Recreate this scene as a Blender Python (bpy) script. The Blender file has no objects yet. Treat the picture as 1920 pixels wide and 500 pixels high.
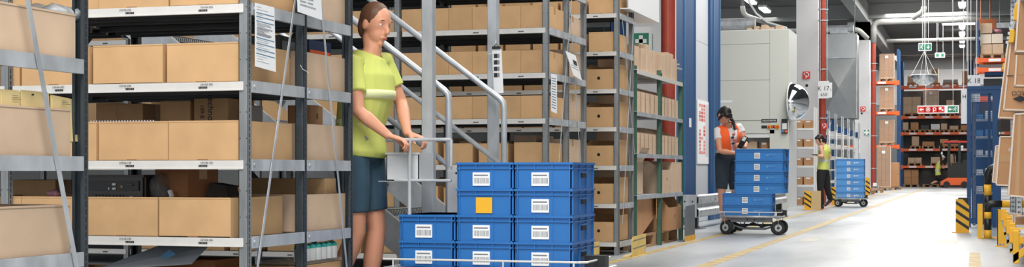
import bpy, bmesh, math, random
from mathutils import Vector, Matrix
random.seed(7)
R = math.radians
SC = bpy.context.scene
COL = SC.collection
# ------------------------------------------------------------ camera, world, lights, exposure
CH = 0.82; FPX = 2800.0; HY = 320.0; TH = R(17.22)
S_, C_ = math.sin(TH), math.cos(TH)
cd = bpy.data.cameras.new('camera'); cam = bpy.data.objects.new('camera', cd); COL.objects.link(cam)
cam.location = (0, 0, CH); cam.rotation_euler = (R(90), 0, TH)
cd.sensor_width = 36; cd.lens = FPX / 1920 * 36; cd.shift_y = (HY - 250) / 1920; cd.clip_end = 300
SC.camera = cam
wd = bpy.data.worlds.new('world'); SC.world = wd; wd.use_nodes = True
wd.node_tree.nodes['Background'].inputs[0].default_value = (0.93, 0.96, 1.0, 1)
wd.node_tree.nodes['Background'].inputs[1].default_value = 1.2
SC.view_settings.view_transform = 'Standard'; SC.view_settings.look = 'None'
SC.view_settings.gamma = 1.0; SC.view_settings.use_curve_mapping = False
SC.view_settings.exposure = 0.56
def area(x, y, z, sx, sy, e, col=(1, .97, .93)):
    ld = bpy.data.lights.new('ceiling_area_light', 'AREA'); ld.shape = 'RECTANGLE'; ld.size = sx; ld.size_y = sy
    ld.energy = e; ld.color = col
    o = bpy.data.objects.new('ceiling_area_light', ld); COL.objects.link(o); o.location = (x, y, z); return o
area(-1.2, 1.0, 6.9, 4.0, 7.0, 900)  # added near light, set forward to strike the box fronts from above
area(-1.2, 13.0, 6.9, 2.2, 8.0, 420)
area(-1.8, 26.0, 6.9, 2.2, 12.0, 640)
area(-1.8, 42.0, 6.9, 2.4, 14.0, 760)
area(-1.8, 62.0, 6.9, 3.0, 20.0, 1300)
area(-.5, 80.5, 6.9, 9.0, 1.5, 420)  # added area light to brighten the back wall, no fixture of its own
area(-9.0, 50.0, 6.9, 3.0, 20.0, 500)

def W(px, py, d):
    a = (px - 960) / FPX
    return Vector((d * (-S_ + a * C_), d * (C_ + a * S_), CH + (HY - py) / FPX * d))
def atX(px, py, X):
    a = (px - 960) / FPX; return W(px, py, X / (a * C_ - S_))
def atY(px, py, Y):
    a = (px - 960) / FPX; return W(px, py, Y / (C_ + a * S_))
def atZ(px, py, z=0.0):
    return W(px, py, (CH - z) * FPX / (py - HY))

# ------------------------------------------------------------ materials
def srgb(r, g, b):
    f = lambda c: (c / 255 / 12.92) if c / 255 <= .04045 else ((c / 255 + .055) / 1.055) ** 2.4
    return (f(r), f(g), f(b), 1)
MATS = {}
def mat(name, col, rough=.6, metal=0.0, noise=0.0, nscale=6.0, var=0.0, bump=0.0, emit=None, alpha=None, trans=0.0, coat=0.0, stretch=None):
    if name in MATS: return MATS[name]
    m = bpy.data.materials.new(name); m.use_nodes = True; nt = m.node_tree; b = nt.nodes['Principled BSDF']
    c = srgb(*col)
    b.inputs['Base Color'].default_value = c; b.inputs['Roughness'].default_value = rough; b.inputs['Metallic'].default_value = metal
    if coat: b.inputs['Coat Weight'].default_value = coat
    if trans: b.inputs['Transmission Weight'].default_value = trans
    if alpha is not None: b.inputs['Alpha'].default_value = alpha
    if emit:
        b.inputs['Emission Color'].default_value = c; b.inputs['Emission Strength'].default_value = emit
    src = None
    if noise or bump:
        tc = nt.nodes.new('ShaderNodeTexCoord'); mp = nt.nodes.new('ShaderNodeMapping')
        if stretch: mp.inputs['Scale'].default_value = stretch
        oi = nt.nodes.new('ShaderNodeObjectInfo')
        nt.links.new(tc.outputs['Object'], mp.inputs['Vector'])
        n = nt.nodes.new('ShaderNodeTexNoise'); n.noise_dimensions = '4D'; n.inputs['Scale'].default_value = nscale; n.inputs['Detail'].default_value = 6
        ml = nt.nodes.new('ShaderNodeMath'); ml.operation = 'MULTIPLY'; ml.inputs[1].default_value = 30
        nt.links.new(oi.outputs['Random'], ml.inputs[0]); nt.links.new(ml.outputs[0], n.inputs['W'])
        nt.links.new(mp.outputs[0], n.inputs['Vector'])
        src = n
    if noise or var:
        hsv = nt.nodes.new('ShaderNodeHueSaturation'); hsv.inputs['Color'].default_value = c
        val = None
        if noise:
            mr = nt.nodes.new('ShaderNodeMapRange'); mr.inputs[1].default_value = .3; mr.inputs[2].default_value = .7
            mr.inputs[3].default_value = 1 - noise; mr.inputs[4].default_value = 1 + noise
            nt.links.new(src.outputs['Fac'], mr.inputs[0]); val = mr.outputs[0]
        if var:
            oi2 = nt.nodes.new('ShaderNodeObjectInfo'); m2 = nt.nodes.new('ShaderNodeMapRange')
            m2.inputs[3].default_value = 1 - var; m2.inputs[4].default_value = 1 + var
            nt.links.new(oi2.outputs['Random'], m2.inputs[0])
            if val is not None:
                mm = nt.nodes.new('ShaderNodeMath'); mm.operation = 'MULTIPLY'
                nt.links.new(val, mm.inputs[0]); nt.links.new(m2.outputs[0], mm.inputs[1]); val = mm.outputs[0]
            else: val = m2.outputs[0]
        nt.links.new(val, hsv.inputs['Value']); nt.links.new(hsv.outputs[0], b.inputs['Base Color'])
    if bump:
        bp = nt.nodes.new('ShaderNodeBump'); bp.inputs['Strength'].default_value = bump; bp.inputs['Distance'].default_value = .01
        nt.links.new(src.outputs['Fac'], bp.inputs['Height']); nt.links.new(bp.outputs[0], b.inputs['Normal'])
    MATS[name] = m; return m
M_CARD = mat('cardboard', (202, 163, 118), .8, noise=.08, nscale=7, var=.07, bump=.12)
M_CARD2 = mat('cardboard_brown', (186, 140, 100), .8, noise=.07, nscale=4, var=.1)
M_CARDP = mat('cardboard_pale_and_side_lit', (204, 177, 150), .8, noise=.08, nscale=6, var=.06)  # pale card, also the pinkish side light on bins seen end-on
M_CARDIN = mat('cardboard_inside', (150, 112, 76), .9)
M_TAPE = mat('packing_tape', (188, 148, 104), .3)
M_GALV = mat('galvanised_steel', (184, 189, 194), .45, .35, noise=.24, nscale=9, stretch=(1, 1, .5))
M_GALVD = mat('galvanised_steel_dull', (122, 126, 128), .5, .5, noise=.2, nscale=14)
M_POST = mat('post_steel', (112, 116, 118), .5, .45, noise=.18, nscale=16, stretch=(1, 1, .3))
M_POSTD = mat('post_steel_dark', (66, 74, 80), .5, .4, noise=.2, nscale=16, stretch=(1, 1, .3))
M_SLOT = mat('slot_dark', (16, 20, 24), .8)
M_BEAM = mat('shelf_beam_paint', (214, 212, 208), .45, .1, noise=.05, nscale=12)
M_SHELF = mat('shelf_sheet', (84, 88, 90), .5, .5, noise=.12, nscale=8)
M_WHITE = mat('white_paint', (228, 230, 230), .5)
M_PAPER = mat('paper', (236, 238, 240), .7)
M_INK = mat('ink', (40, 42, 46), .7)
M_INKB = mat('ink_blue', (74, 122, 158), .7)
M_INKR = mat('ink_red', (205, 92, 84), .7)
M_BLACK = mat('black_plastic', (20, 22, 24), .45)
M_RUBBER = mat('rubber', (38, 40, 42), .75, noise=.1, nscale=30)
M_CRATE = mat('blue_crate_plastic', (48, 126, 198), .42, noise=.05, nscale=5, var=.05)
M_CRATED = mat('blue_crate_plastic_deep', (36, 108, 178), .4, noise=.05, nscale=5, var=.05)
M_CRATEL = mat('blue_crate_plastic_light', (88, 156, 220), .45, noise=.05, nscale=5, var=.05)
M_BLUE = mat('blue_gloss_paint', (8, 68, 118), .5, noise=.04, nscale=2)
M_BLUEL = mat('blue_edge_paint', (70, 130, 172), .35)
M_YEL = mat('yellow_paint', (232, 176, 40), .45, noise=.08, nscale=8)
M_YELP = mat('worn_yellow_paint', (228, 196, 110), .55, noise=.12, nscale=7)
M_ORANGE = mat('orange_rack_paint', (232, 98, 34), .45)
M_RED = mat('red_pipe_paint', (158, 62, 46), .45, noise=.14, nscale=10)
M_REDS = mat('red_sign', (214, 50, 40), .5)
M_GREENS = mat('green_sign', (22, 126, 92), .5)
M_GREENP = mat('green_post_paint', (66, 104, 88), .5, noise=.12, nscale=12)
M_CONC = mat('painted_concrete', (208, 210, 212), .7, noise=.04, nscale=2)
M_CAB = mat('cabinet_paint', (206, 208, 200), .45, noise=.015, nscale=1)
M_CABW = mat('cabinet_white_side', (226, 228, 226), .45)
M_CEIL = mat('ceiling_panel', (84, 86, 86), .8, noise=.14, nscale=.7)
M_CEILB = mat('ceiling_beam_concrete', (150, 152, 152), .8, noise=.06, nscale=1)
M_WALLG = mat('wall_grey', (150, 154, 156), .8, noise=.05, nscale=.6)
M_PIPEW = mat('insulated_pipe', (158, 158, 154), .5, .1, noise=.08, nscale=4)
M_CHROME = mat('mirror_chrome', (235, 238, 240), .04, 1.0)
M_WOOD = mat('pallet_wood', (176, 140, 104), .85, noise=.16, nscale=9, var=.1)
M_FILM = mat('stretch_film', (206, 200, 192), .2, noise=.05, nscale=12, alpha=.22)
M_LAMP = mat('lamp_tube', (250, 250, 255), .5, emit=9)
M_SKIN = mat('skin', (214, 152, 122), .55)
M_SKIN2 = mat('skin_pale', (224, 172, 146), .55)
M_HAIR = mat('hair_black', (24, 20, 20), .5)
M_HAIRB = mat('hair_brown', (96, 62, 42), .55)
M_VEST = mat('vest_yellow', (206, 214, 112), .75, noise=.06, nscale=9)
M_VESTO = mat('vest_orange', (255, 104, 40), .75, noise=.05, nscale=10)
M_TEE = mat('tee_white', (226, 226, 226), .8)
M_DENIM = mat('denim_dark', (38, 50, 58), .85, noise=.15, nscale=20)
M_TEAL = mat('shorts_slate', (52, 78, 96), .8, noise=.1, nscale=12)
M_TROU = mat('trousers_black', (26, 27, 30), .85)
M_REFL = mat('reflective_band', (200, 206, 208), .4)

# floor with wear
def floor_mat():
    m = bpy.data.materials.new('sealed_floor'); m.use_nodes = True; nt = m.node_tree; b = nt.nodes['Principled BSDF']
    tc = nt.nodes.new('ShaderNodeTexCoord')
    mp = nt.nodes.new('ShaderNodeMapping'); mp.inputs['Scale'].default_value = (1.0, .25, 1)
    n1 = nt.nodes.new('ShaderNodeTexNoise'); n1.inputs['Scale'].default_value = 1.1; n1.inputs['Detail'].default_value = 8
    n2 = nt.nodes.new('ShaderNodeTexNoise'); n2.inputs['Scale'].default_value = 14; n2.inputs['Detail'].default_value = 5
    nt.links.new(tc.outputs['Object'], mp.inputs[0]); nt.links.new(mp.outputs[0], n1.inputs['Vector']); nt.links.new(tc.outputs['Object'], n2.inputs['Vector'])
    cr = nt.nodes.new('ShaderNodeValToRGB'); cr.color_ramp.elements[0].position = .32; cr.color_ramp.elements[0].color = srgb(122, 131, 136)
    cr.color_ramp.elements[1].position = .62; cr.color_ramp.elements[1].color = srgb(184, 189, 193)
    nt.links.new(n1.outputs['Fac'], cr.inputs[0])
    mx = nt.nodes.new('ShaderNodeMixRGB'); mx.blend_type = 'MULTIPLY'; mx.inputs[0].default_value = .18
    nt.links.new(cr.outputs[0], mx.inputs[1]); nt.links.new(n2.outputs['Fac'], mx.inputs[2]); nt.links.new(mx.outputs[0], b.inputs['Base Color'])
    b.inputs['Roughness'].default_value = .38
    return m
M_FLOOR = floor_mat()
def line_mat():
    m = bpy.data.materials.new('worn_floor_tape'); m.use_nodes = True; nt = m.node_tree; b = nt.nodes['Principled BSDF']
    tc = nt.nodes.new('ShaderNodeTexCoord'); n1 = nt.nodes.new('ShaderNodeTexNoise'); n1.inputs['Scale'].default_value = 5; n1.inputs['Detail'].default_value = 8
    nt.links.new(tc.outputs['Object'], n1.inputs['Vector'])
    cr = nt.nodes.new('ShaderNodeValToRGB'); cr.color_ramp.elements[0].position = .4; cr.color_ramp.elements[0].color = srgb(160, 132, 66)
    cr.color_ramp.elements[1].position = .66; cr.color_ramp.elements[1].color = srgb(190, 172, 122)
    nt.links.new(n1.outputs['Fac'], cr.inputs[0]); nt.links.new(cr.outputs[0], b.inputs['Base Color']); b.inputs['Roughness'].default_value = .5
    return m
M_LINE = line_mat()

# ------------------------------------------------------------ mesh helpers
def wloc(o):
    v = Vector((0, 0, 0))
    while o is not None: v += Vector(o.location); o = o.parent
    return v
class MB:
    def __init__(s, *mats): s.bm = bmesh.new(); s.mats = list(mats); s.mi = 0
    def use(s, m):
        if m not in s.mats: s.mats.append(m)
        s.mi = s.mats.index(m); return s
    def f(s, vs):
        try: fc = s.bm.faces.new(vs); fc.material_index = s.mi; return fc
        except ValueError: return None
    def box(s, x0, x1, y0, y1, z0, z1, M=None):
        P = [Vector(p) for p in ((x0,y0,z0),(x1,y0,z0),(x1,y1,z0),(x0,y1,z0),(x0,y0,z1),(x1,y0,z1),(x1,y1,z1),(x0,y1,z1))]
        if M is not None: P = [M @ p for p in P]
        v = [s.bm.verts.new(p) for p in P]
        for q in ((0,3,2,1),(4,5,6,7),(0,1,5,4),(1,2,6,5),(2,3,7,6),(3,0,4,7)): s.f([v[i] for i in q])
        return s
    def cbox(s, c, sx, sy, sz, rz=0):
        M = Matrix.Translation(Vector(c)) @ Matrix.Rotation(rz, 4, 'Z')
        return s.box(-sx/2, sx/2, -sy/2, sy/2, -sz/2, sz/2, M)
    def bar(s, p0, p1, w, t, up=(0, 0, 1)):
        p0 = Vector(p0); p1 = Vector(p1); d = (p1 - p0); L = d.length; z = d.normalized()
        x = Vector(up).cross(z)
        if x.length < 1e-4: x = Vector((1, 0, 0)).cross(z)
        x.normalize(); y = z.cross(x)
        M = Matrix((x, y, z)).transposed().to_4x4(); M.translation = p0
        return s.box(-w/2, w/2, -t/2, t/2, 0, L, M)
    def loft(s, pts, rad, side=None, n=12, cap=True):
        pts = [Vector(p) for p in pts]; rings = []
        N = len(pts); px = None
        for i, p in enumerate(pts):
            t = (pts[min(i+1, N-1)] - pts[max(i-1, 0)]).normalized()
            if side is not None: u = Vector(side)
            elif px is not None: u = px
            else: u = Vector((1, 0, 0)) if abs(t.x) < .8 else Vector((0, 1, 0))
            u = (u - t * u.dot(t)).normalized(); px = u; v = t.cross(u)
            r = rad[i] if isinstance(rad, (list, tuple)) else rad
            rx, ry = r if isinstance(r, (list, tuple)) else (r, r)
            rings.append([s.bm.verts.new(p + u * rx * math.cos(2*math.pi*k/n) + v * ry * math.sin(2*math.pi*k/n)) for k in range(n)])
        for a, b in zip(rings, rings[1:]):
            for k in range(n): s.f([a[k], a[(k+1) % n], b[(k+1) % n], b[k]])
        if cap: s.f(rings[0][::-1]); s.f(rings[-1])
        return s
    def tube(s, pts, r, n=12): return s.loft(pts, r, n=n)
    def cyl(s, p0, p1, r, n=16): return s.loft([p0, p1], r, n=n)
    def sph(s, c, rx, ry=None, rz=None, rot=None, nu=14, nv=9):
        ry = ry or rx; rz = rz or rx; c = Vector(c); rot = rot or Matrix.Identity(3); rows = []
        for j in range(nv + 1):
            ph = math.pi * j / nv; row = []
            for i in range(nu):
                th = 2 * math.pi * i / nu
                p = Vector((rx*math.sin(ph)*math.cos(th), ry*math.sin(ph)*math.sin(th), rz*math.cos(ph)))
                row.append(s.bm.verts.new(c + rot @ p))
                if j in (0, nv): break
            rows.append(row)
        for j in range(nv):
            a, b = rows[j], rows[j+1]
            for i in range(nu):
                k = (i + 1) % nu
                if len(a) == 1: s.f([a[0], b[i], b[k]])
                elif len(b) == 1: s.f([a[i], b[0], a[k]])
                else: s.f([a[i], b[i], b[k], a[k]])
        return s
    def prism(s, poly, d):
        d = Vector(d); a = [s.bm.verts.new(Vector(p)) for p in poly]; b = [s.bm.verts.new(Vector(p) + d) for p in poly]
        s.f(a); s.f(b[::-1]); n = len(a)
        for i in range(n): s.f([a[i], b[i], b[(i+1) % n], a[(i+1) % n]])
        return s
    def hole_panel(s, x0, x1, z0, z1, y, hx, hz, r, t=.003, n=18):
        out = []; inn = []
        for k in range(n):
            a = 2 * math.pi * k / n; cx, cz = math.cos(a), math.sin(a)
            tx = min(((x1 if cx > 0 else x0) - hx) / cx if abs(cx) > 1e-6 else 1e9, ((z1 if cz > 0 else z0) - hz) / cz if abs(cz) > 1e-6 else 1e9)
            out.append((hx + cx * tx, hz + cz * tx)); inn.append((hx + cx * r, hz + cz * r))
        cs = {0: (x1, z1), 1: (x0, z1), 2: (x0, z0), 3: (x1, z0)}
        for yy, fl in ((y, 1), (y + t, -1)):
            o = [s.bm.verts.new((p[0], yy, p[1])) for p in out]; i_ = [s.bm.verts.new((p[0], yy, p[1])) for p in inn]
            for k in range(n):
                k2 = (k + 1) % n; vs = [o[k], o[k2], i_[k2], i_[k]]
                # corner fill
                for c in cs.values():
                    a1 = math.atan2(c[1]-hz, c[0]-hx) % (2*math.pi); b0 = 2*math.pi*k/n; b1 = 2*math.pi*(k+1)/n
                    if b0 < a1 < b1: vs = [o[k], s.bm.verts.new((c[0], yy, c[1])), o[k2], i_[k2], i_[k]]
                s.f(vs[::fl])
            if fl == 1: i0 = i_
            else:
                for k in range(n): s.f([i0[k], i0[(k+1) % n], i_[(k+1) % n], i_[k]])
        return s
    def bevel(s, w, seg=1):
        bmesh.ops.bevel(s.bm, geom=list(s.bm.edges), offset=w, segments=seg, affect='EDGES', clamp_overlap=True); return s
    def build(s, name, parent=None, origin=None, smooth=False, local=False, recalc=True):
        if recalc: bmesh.ops.recalc_face_normals(s.bm, faces=list(s.bm.faces))
        me = bpy.data.meshes.new(name)
        if parent is None:
            if origin is None:
                vs = [v.co for v in s.bm.verts]
                origin = Vector(((min(v.x for v in vs)+max(v.x for v in vs))/2, (min(v.y for v in vs)+max(v.y for v in vs))/2, min(v.z for v in vs)))
            off = Vector(origin); loc = off
        else:
            off = Vector((0, 0, 0)) if local else wloc(parent); loc = Vector((0, 0, 0))
        bmesh.ops.translate(s.bm, vec=-off, verts=list(s.bm.verts))
        s.bm.to_mesh(me); s.bm.free()
        for m in s.mats: me.materials.append(m)
        if smooth:
            for p in me.polygons: p.use_smooth = True
        o = bpy.data.objects.new(name, me); COL.objects.link(o); o.location = loc
        if parent is not None: o.parent = parent
        return o
def empty(name, loc=(0, 0, 0), rz=0):
    o = bpy.data.objects.new(name, None); COL.objects.link(o); o.location = loc; o.rotation_euler = (0, 0, rz); o.empty_display_size = .1; return o
def tag(o, label=None, cat=None, group=None, kind=None):
    if label: o['label'] = label
    if cat: o['category'] = cat
    if group: o['group'] = group
    if kind: o['kind'] = kind
    return o
def struct(o): o['kind'] = 'structure'; return o
KIDS = {}
def copy_tree(o, loc=None, rz=None, parent=None):
    c = o.copy(); COL.objects.link(c); c.parent = parent
    if loc is not None: c.location = loc
    if rz is not None: c.rotation_euler = (0, 0, rz)
    for ch in list(o.children): copy_tree(ch, parent=c)
    return c
USED = set()
def put(proto, loc, rz=0, label=None, group=None, scale=None):
    if proto.name in USED: o = copy_tree(proto, loc, rz)
    else: USED.add(proto.name); o = proto; o.location = loc; o.rotation_euler = (0, 0, rz)
    if scale: o.scale = scale
    if label: o['label'] = label
    if group: o['group'] = group
    return o
def text(s, size, loc, face, m, parent, name='lettering', align='CENTER', roll=0, ext=.0006, local=False, xs=1):
    cu = bpy.data.curves.new(name, 'FONT'); cu.body = s; cu.size = size; cu.align_x = align; cu.align_y = 'CENTER'; cu.extrude = ext
    cu.materials.append(m); cu.resolution_u = 3
    o = bpy.data.objects.new(name, cu); COL.objects.link(o); o.parent = parent
    o.location = Vector(loc) - (Vector((0, 0, 0)) if local else wloc(parent))
    rz = {'-Y': 0, '+X': R(90), '-X': R(-90)}.get(face, face if not isinstance(face, str) else 0)
    o.rotation_euler = (R(90), roll, rz); o.scale = (xs, 1, 1)
    dg = bpy.context.evaluated_depsgraph_get(); me = bpy.data.meshes.new_from_object(o.evaluated_get(dg), depsgraph=dg)
    o2 = bpy.data.objects.new(name, me); COL.objects.link(o2); o2.parent = parent; o2.location = o.location; o2.rotation_euler = o.rotation_euler; o2.scale = o.scale
    bpy.data.objects.remove(o); return o2
# ------------------------------------------------------------ the setting
mb = MB(M_FLOOR); mb.box(-24, 13, -8, 86, -.15, 0); struct(mb.build('floor'))
mb = MB(M_CEIL); mb.box(-24, 13, -8, 86, 7.3, 7.5); struct(mb.build('ceiling'))
mb = MB(M_WALLG); mb.box(-24, 13, 84, 84.3, 0, 7.3)
mb.use(M_CONC); mb.box(-24, 13, 83.96, 84, 4.4, 6.3)
struct(mb.build('wall_back'))
mb = MB(M_WALLG); mb.box(-24.3, -24, -8, 84, 0, 7.3); struct(mb.build('wall_left'))
mb = MB(M_CONC); mb.box(13, 13.3, -8, 84, 0, 7.3); struct(mb.build('wall_right'))
# cross-wall of the back-left part of the hall
def strip(name, pts, m=None):
    mb = MB(m or M_LINE); vs = [mb.bm.verts.new(p) for p in pts]; mb.f(vs)
    o = mb.build(name); o['kind'] = 'structure'; return o
def line(x0, x1, y0, y1, n):
    mb = MB(M_LINE); mb.box(x0, x1, y0, y1, 0, .0015); return struct(mb.build('trim_%d' % n))
line(-3.17, -3.07, 6, 78, 1)
line(-2.29, -2.16, 6, 78, 2)
line(-.05, .05, 6, 15.7, 3)
for i, (a, b, c, d_) in enumerate([(1498, 1541, 447, 451), (1583, 1622, 452, 454), (1664, 1712, 447, 455), (1750, 1796, 449, 455), (1870, 1880, 440, 441)]):
    p = atZ(a, d_); q = atZ(b, c); 
    if i < 4:
        mb = MB(mat('faded_tape', (186, 182, 166), .5, noise=.06, nscale=6)); mb.box(min(p.x, q.x), max(p.x, q.x), p.y, q.y, 0, .0012); struct(mb.build('trim_%d' % (4 + i)))
# roof girders and columns
for i, Yc in enumerate((19.6, 39.6, 59.5)):
    mb = MB(M_CONC); mb.box(-4.47, -3.9, Yc, Yc + .57, 0, 6.6)
    if i == 2: mb.box(-4.75, -3.9, Yc, Yc + .57, 5.9, 6.6)
    mb.use(M_BLACK); mb.cyl((-4.2, Yc - .003, 3.05), (-4.2, Yc + .01, 3.05), .04)
    o = mb.build('column'); tag(o, kind='structure')
mb = MB(M_CEILB); mb.box(-4.35, -3.95, -8, 84, 6.6, 7.3); struct(mb.build('beam'))
for Yc in (19.6, 39.6, 59.5, 79):
    mb = MB(M_CEILB); mb.box(-24, -4.35, Yc + .1, Yc + .45, 6.75, 7.3); mb.box(-3.95, 13, Yc + .1, Yc + .45, 6.75, 7.3); struct(mb.build('beam'))
# ------------------------------------------------------------ red downpipes on the columns
where = {18.6: 'thick red downpipe in front of the nearest column beside the blue frame', 38.6: 'red downpipe running down behind the K 17 sign',
         58.6: 'red downpipe beside the wrapped pallet loads and far column'}
for Yc, lb in where.items():
    e = empty('downpipe', (-3.70, Yc, 0)); tag(e, lb, 'pipe', 'red downpipes')
    r = .09; mb = MB(M_RED); top = 6.7 if Yc < 50 else 5.75
    mb.cyl((-3.70, Yc, 0), (-3.70, Yc, top), r, 20)
    mb.build('pipe', e, smooth=False)
    z = .9
    while z < top - .3:
        mb = MB(M_GALV)
        for dz in ((0,) if int(z * 10) % 2 else (0, .28)):
            mb.cyl((-3.70, Yc, z + dz), (-3.70, Yc, z + dz + .03), r + .012, 20)
            mb.box(-3.72, -3.68, Yc + r - .02, Yc + .85, z + dz + .005, z + dz + .025)
            mb.cyl((-3.60, Yc - .02, z + dz + .015), (-3.55, Yc - .02, z + dz + .015), .012, 8)
        mb.build('pipe_clamp', e); z += 1.24
# overhead white pipes
def opipe(lb, pts, r, bands=True):
    # round the corners
    P = [Vector(p) for p in pts]; Q = [P[0]]
    for i in range(1, len(P) - 1):
        a = (P[i-1] - P[i]).normalized(); b = (P[i+1] - P[i]).normalized(); k = r * 2.4
        for t in (0, .25, .5, .75, 1):
            Q.append(P[i] + a * k * (1 - t) ** 2 + b * k * t ** 2)
    Q.append(P[-1])
    e = empty('overhead_pipe', P[0]); tag(e, lb, 'pipe', 'overhead insulated pipes')
    mb = MB(M_PIPEW); mb.tube(Q, r, 16); mb.build('pipe', e, smooth=True)
    if bands:
        L = (P[1] - P[0]).length; dv = (P[1] - P[0]).normalized(); k = 2.0
        while k < L - .5:
            mb = MB(M_GALVD); c = P[0] + dv * k; mb.cyl(c - dv * .03, c + dv * .03, r * 1.12, 16); mb.bar(c, (c.x, c.y, 7.3), .02, .02); mb.build('pipe_hanger', e); k += 4.0
opipe('white insulated pipe bending down into the far red downpipe', [(2.5, 58.6, 6.5), (-3.7, 58.6, 6.5), (-3.7, 58.6, 5.7)], .11)
opipe('white insulated pipe over the grey cabinet, bending down by the far column', [(-16, 57.5, 6.15), (-4.2, 57.5, 6.15), (-3.9, 58.1, 5.85)], .09)
opipe('thinner white pipe crossing under the thick pipe before the pallet rack', [(-3.4, 62, 6.05), (2.5, 62, 6.05)], .07)
opipe('long white pipe along the back wall above the top rack level', [(-3.6, 83, 7.0), (3.2, 83, 7.0)], .09)
opipe('short white pipe dropping through the ceiling left of the near lamp row', [(-8.2, 55, 7.2), (-8.2, 55.5, 6.6), (-7.0, 56.5, 6.2)], .09, False)
opipe('short white pipe hanging at the ceiling above the far aisle', [(-1.8, 57, 7.2), (-1.8, 57.5, 6.75), (-2.2, 58.3, 6.6)], .10, False)
# ------------------------------------------------------------ ceiling lamps
def lamp(loc, lx, ly, lb, grp):
    e = empty('ceiling_lamp', loc); tag(e, lb, 'ceiling light', grp)
    x, y, z = loc
    mb = MB(M_WHITE); mb.box(x - lx/2 - .03, x + lx/2 + .03, y - ly/2 - .03, y + ly/2 + .03, z + .03, z + .12)
    mb.bar((x, y - ly*.3, z + .1), (x, y - ly*.3, 7.3), .015, .015); mb.bar((x, y + ly*.3, z + .1), (x, y + ly*.3, 7.3), .015, .015)
    mb.build('housing', e)
    mb = MB(M_LAMP); mb.box(x - lx/2, x + lx/2, y - ly/2, y + ly/2, z - .03, z + .03); mb.bevel(.012, 2); mb.build('light_tube', e)
for i, py in enumerate((12, 38, 52, 66, 78, 87)):
    p = W(1804, py, (6.75 - CH) * FPX / (HY - py))
    lamp((p.x, p.y, 6.75), .2, .8, 'bright ceiling lamp in the row above the far aisle, number %s from the top' % ('one', 'two', 'three', 'four', 'five', 'six')[i], 'ceiling lamps above the far aisle')
for i, (px, py) in enumerate(((1407, 3), (1434, 19))):
    p = W(px, py, (6.9 - CH) * FPX / (HY - py))
    lamp((p.x, p.y, 6.9), .24, 1.5, ('bright ceiling lamp above the grey cabinet, upper of the two', 'bright ceiling lamp above the grey cabinet, lower of the two')[i], 'ceiling lamps above the grey cabinet')
p = W(1800, 45, 62); lamp((p.x, p.y, p.z), 1.4, .12, 'thin strip lamp lying across the aisle under the white pipe', None)
# thin conduits/cables
for i, (px, d, y0, y1, lb) in enumerate([(1786, 50, 0, 165, 'thin white vertical cable hanging left of the lamp row'), (1813, 48, 0, 115, 'thin vertical cable hanging right of the lamp row')]):
    a = W(px, y1, d); mb = MB(M_WHITE); mb.cyl(a, (a.x, a.y, 7.3), .009, 8); tag(mb.build('hanging_cable'), lb, 'cable')
mb = MB(M_WHITE); mb.tube([W(1396, -30, 45), W(1405, 5, 45), W(1418, 25, 45), W(1440, 42, 44.5), W(1475, 52, 44)], .03, 8); tag(mb.build('hanging_cable'), 'white cable looping down from the ceiling above the grey cabinet', 'cable')

# ------------------------------------------------------------ shelf racks
LV = [.127, .50, .87, 1.245, 1.615, 1.98, 2.35]
LVN = ['bottom', '2nd', '3rd', '4th', '5th', '6th', '7th']
def post_mesh(m):
    mb = MB(m, M_SLOT)
    w, t, dp, H = .05, .003, .035, 2.62
    mb.box(-w/2, w/2, 0, t, 0, H); mb.box(-w/2, -w/2 + t, 0, dp, 0, H); mb.box(w/2 - t, w/2, 0, dp, 0, H)
    mb.box(-w/2, -w/2 + .012, dp - t, dp, 0, H); mb.box(w/2 - .012, w/2, dp - t, dp, 0, H)
    mb.box(-.0035, .0035, -.0015, 0, 0, H)
    mb.use(M_SLOT); z = .05
    while z < H - .03:
        mb.box(w/2 - .0005, w/2 + .0006, .012, .019, z, z + .022)
        mb.box(-w/2 - .0006, -w/2 + .0005, .012, .019, z, z + .022); z += .03
    z = .1
    while z < H - .03:
        for sx in (-.017, .017): mb.cyl((sx, -.0006, z), (sx, .0004, z), .0028, 8)
        z += .125
    bmesh.ops.recalc_face_normals(mb.bm, faces=list(mb.bm.faces))
    me = bpy.data.meshes.new('rack_post'); mb.bm.to_mesh(me); mb.bm.free()
    for q in mb.mats: me.materials.append(q)
    return me
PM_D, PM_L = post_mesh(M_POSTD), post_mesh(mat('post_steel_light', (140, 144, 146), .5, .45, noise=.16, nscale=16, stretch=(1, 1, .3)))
def label_mesh(w=.045):
    mb = MB(M_INK); random.seed(3); x = -w/2
    while x < w/2:
        b = random.choice((.0012, .002, .003)); mb.box(x, x + b, -.0012, 0, -.011, -.001); x += b + random.choice((.001, .0018))
    bmesh.ops.recalc_face_normals(mb.bm, faces=list(mb.bm.faces))
    me = bpy.data.meshes.new('barcode_label'); mb.bm.to_mesh(me); mb.bm.free(); me.materials.append(M_INK); return me
LBM = label_mesh()
def shelf_mesh(bw, dp):
    # local: x from -bw..0, y 0..dp, top at z=0
    mb = MB(M_SHELF); mb.box(-bw + .03, -.03, .004, dp - .004, -.006, 0)
    for k in (.25, .5, .75): mb.box(-bw + .03, -.03, dp*k - .012, dp*k + .012, -.034, -.006)
    me = bpy.data.meshes.new('shelf'); bmesh.ops.recalc_face_normals(mb.bm, faces=list(mb.bm.faces)); mb.bm.to_mesh(me); mb.bm.free(); me.materials.append(M_SHELF)
    mb = MB(M_BEAM); mb.box(-bw + .024, -.024, -.003, .004, -.042, 0); mb.box(-bw+.024, -.024, .004, .016, -.042, -.038); mb.box(-bw+.024, -.024, -.007, -.003, -.042, -.036)
    bmesh.ops.recalc_face_normals(mb.bm, faces=list(mb.bm.faces)); m2 = bpy.data.meshes.new('front_beam'); mb.bm.to_mesh(m2); mb.bm.free(); m2.materials.append(M_BEAM)
    return me, m2
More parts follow.
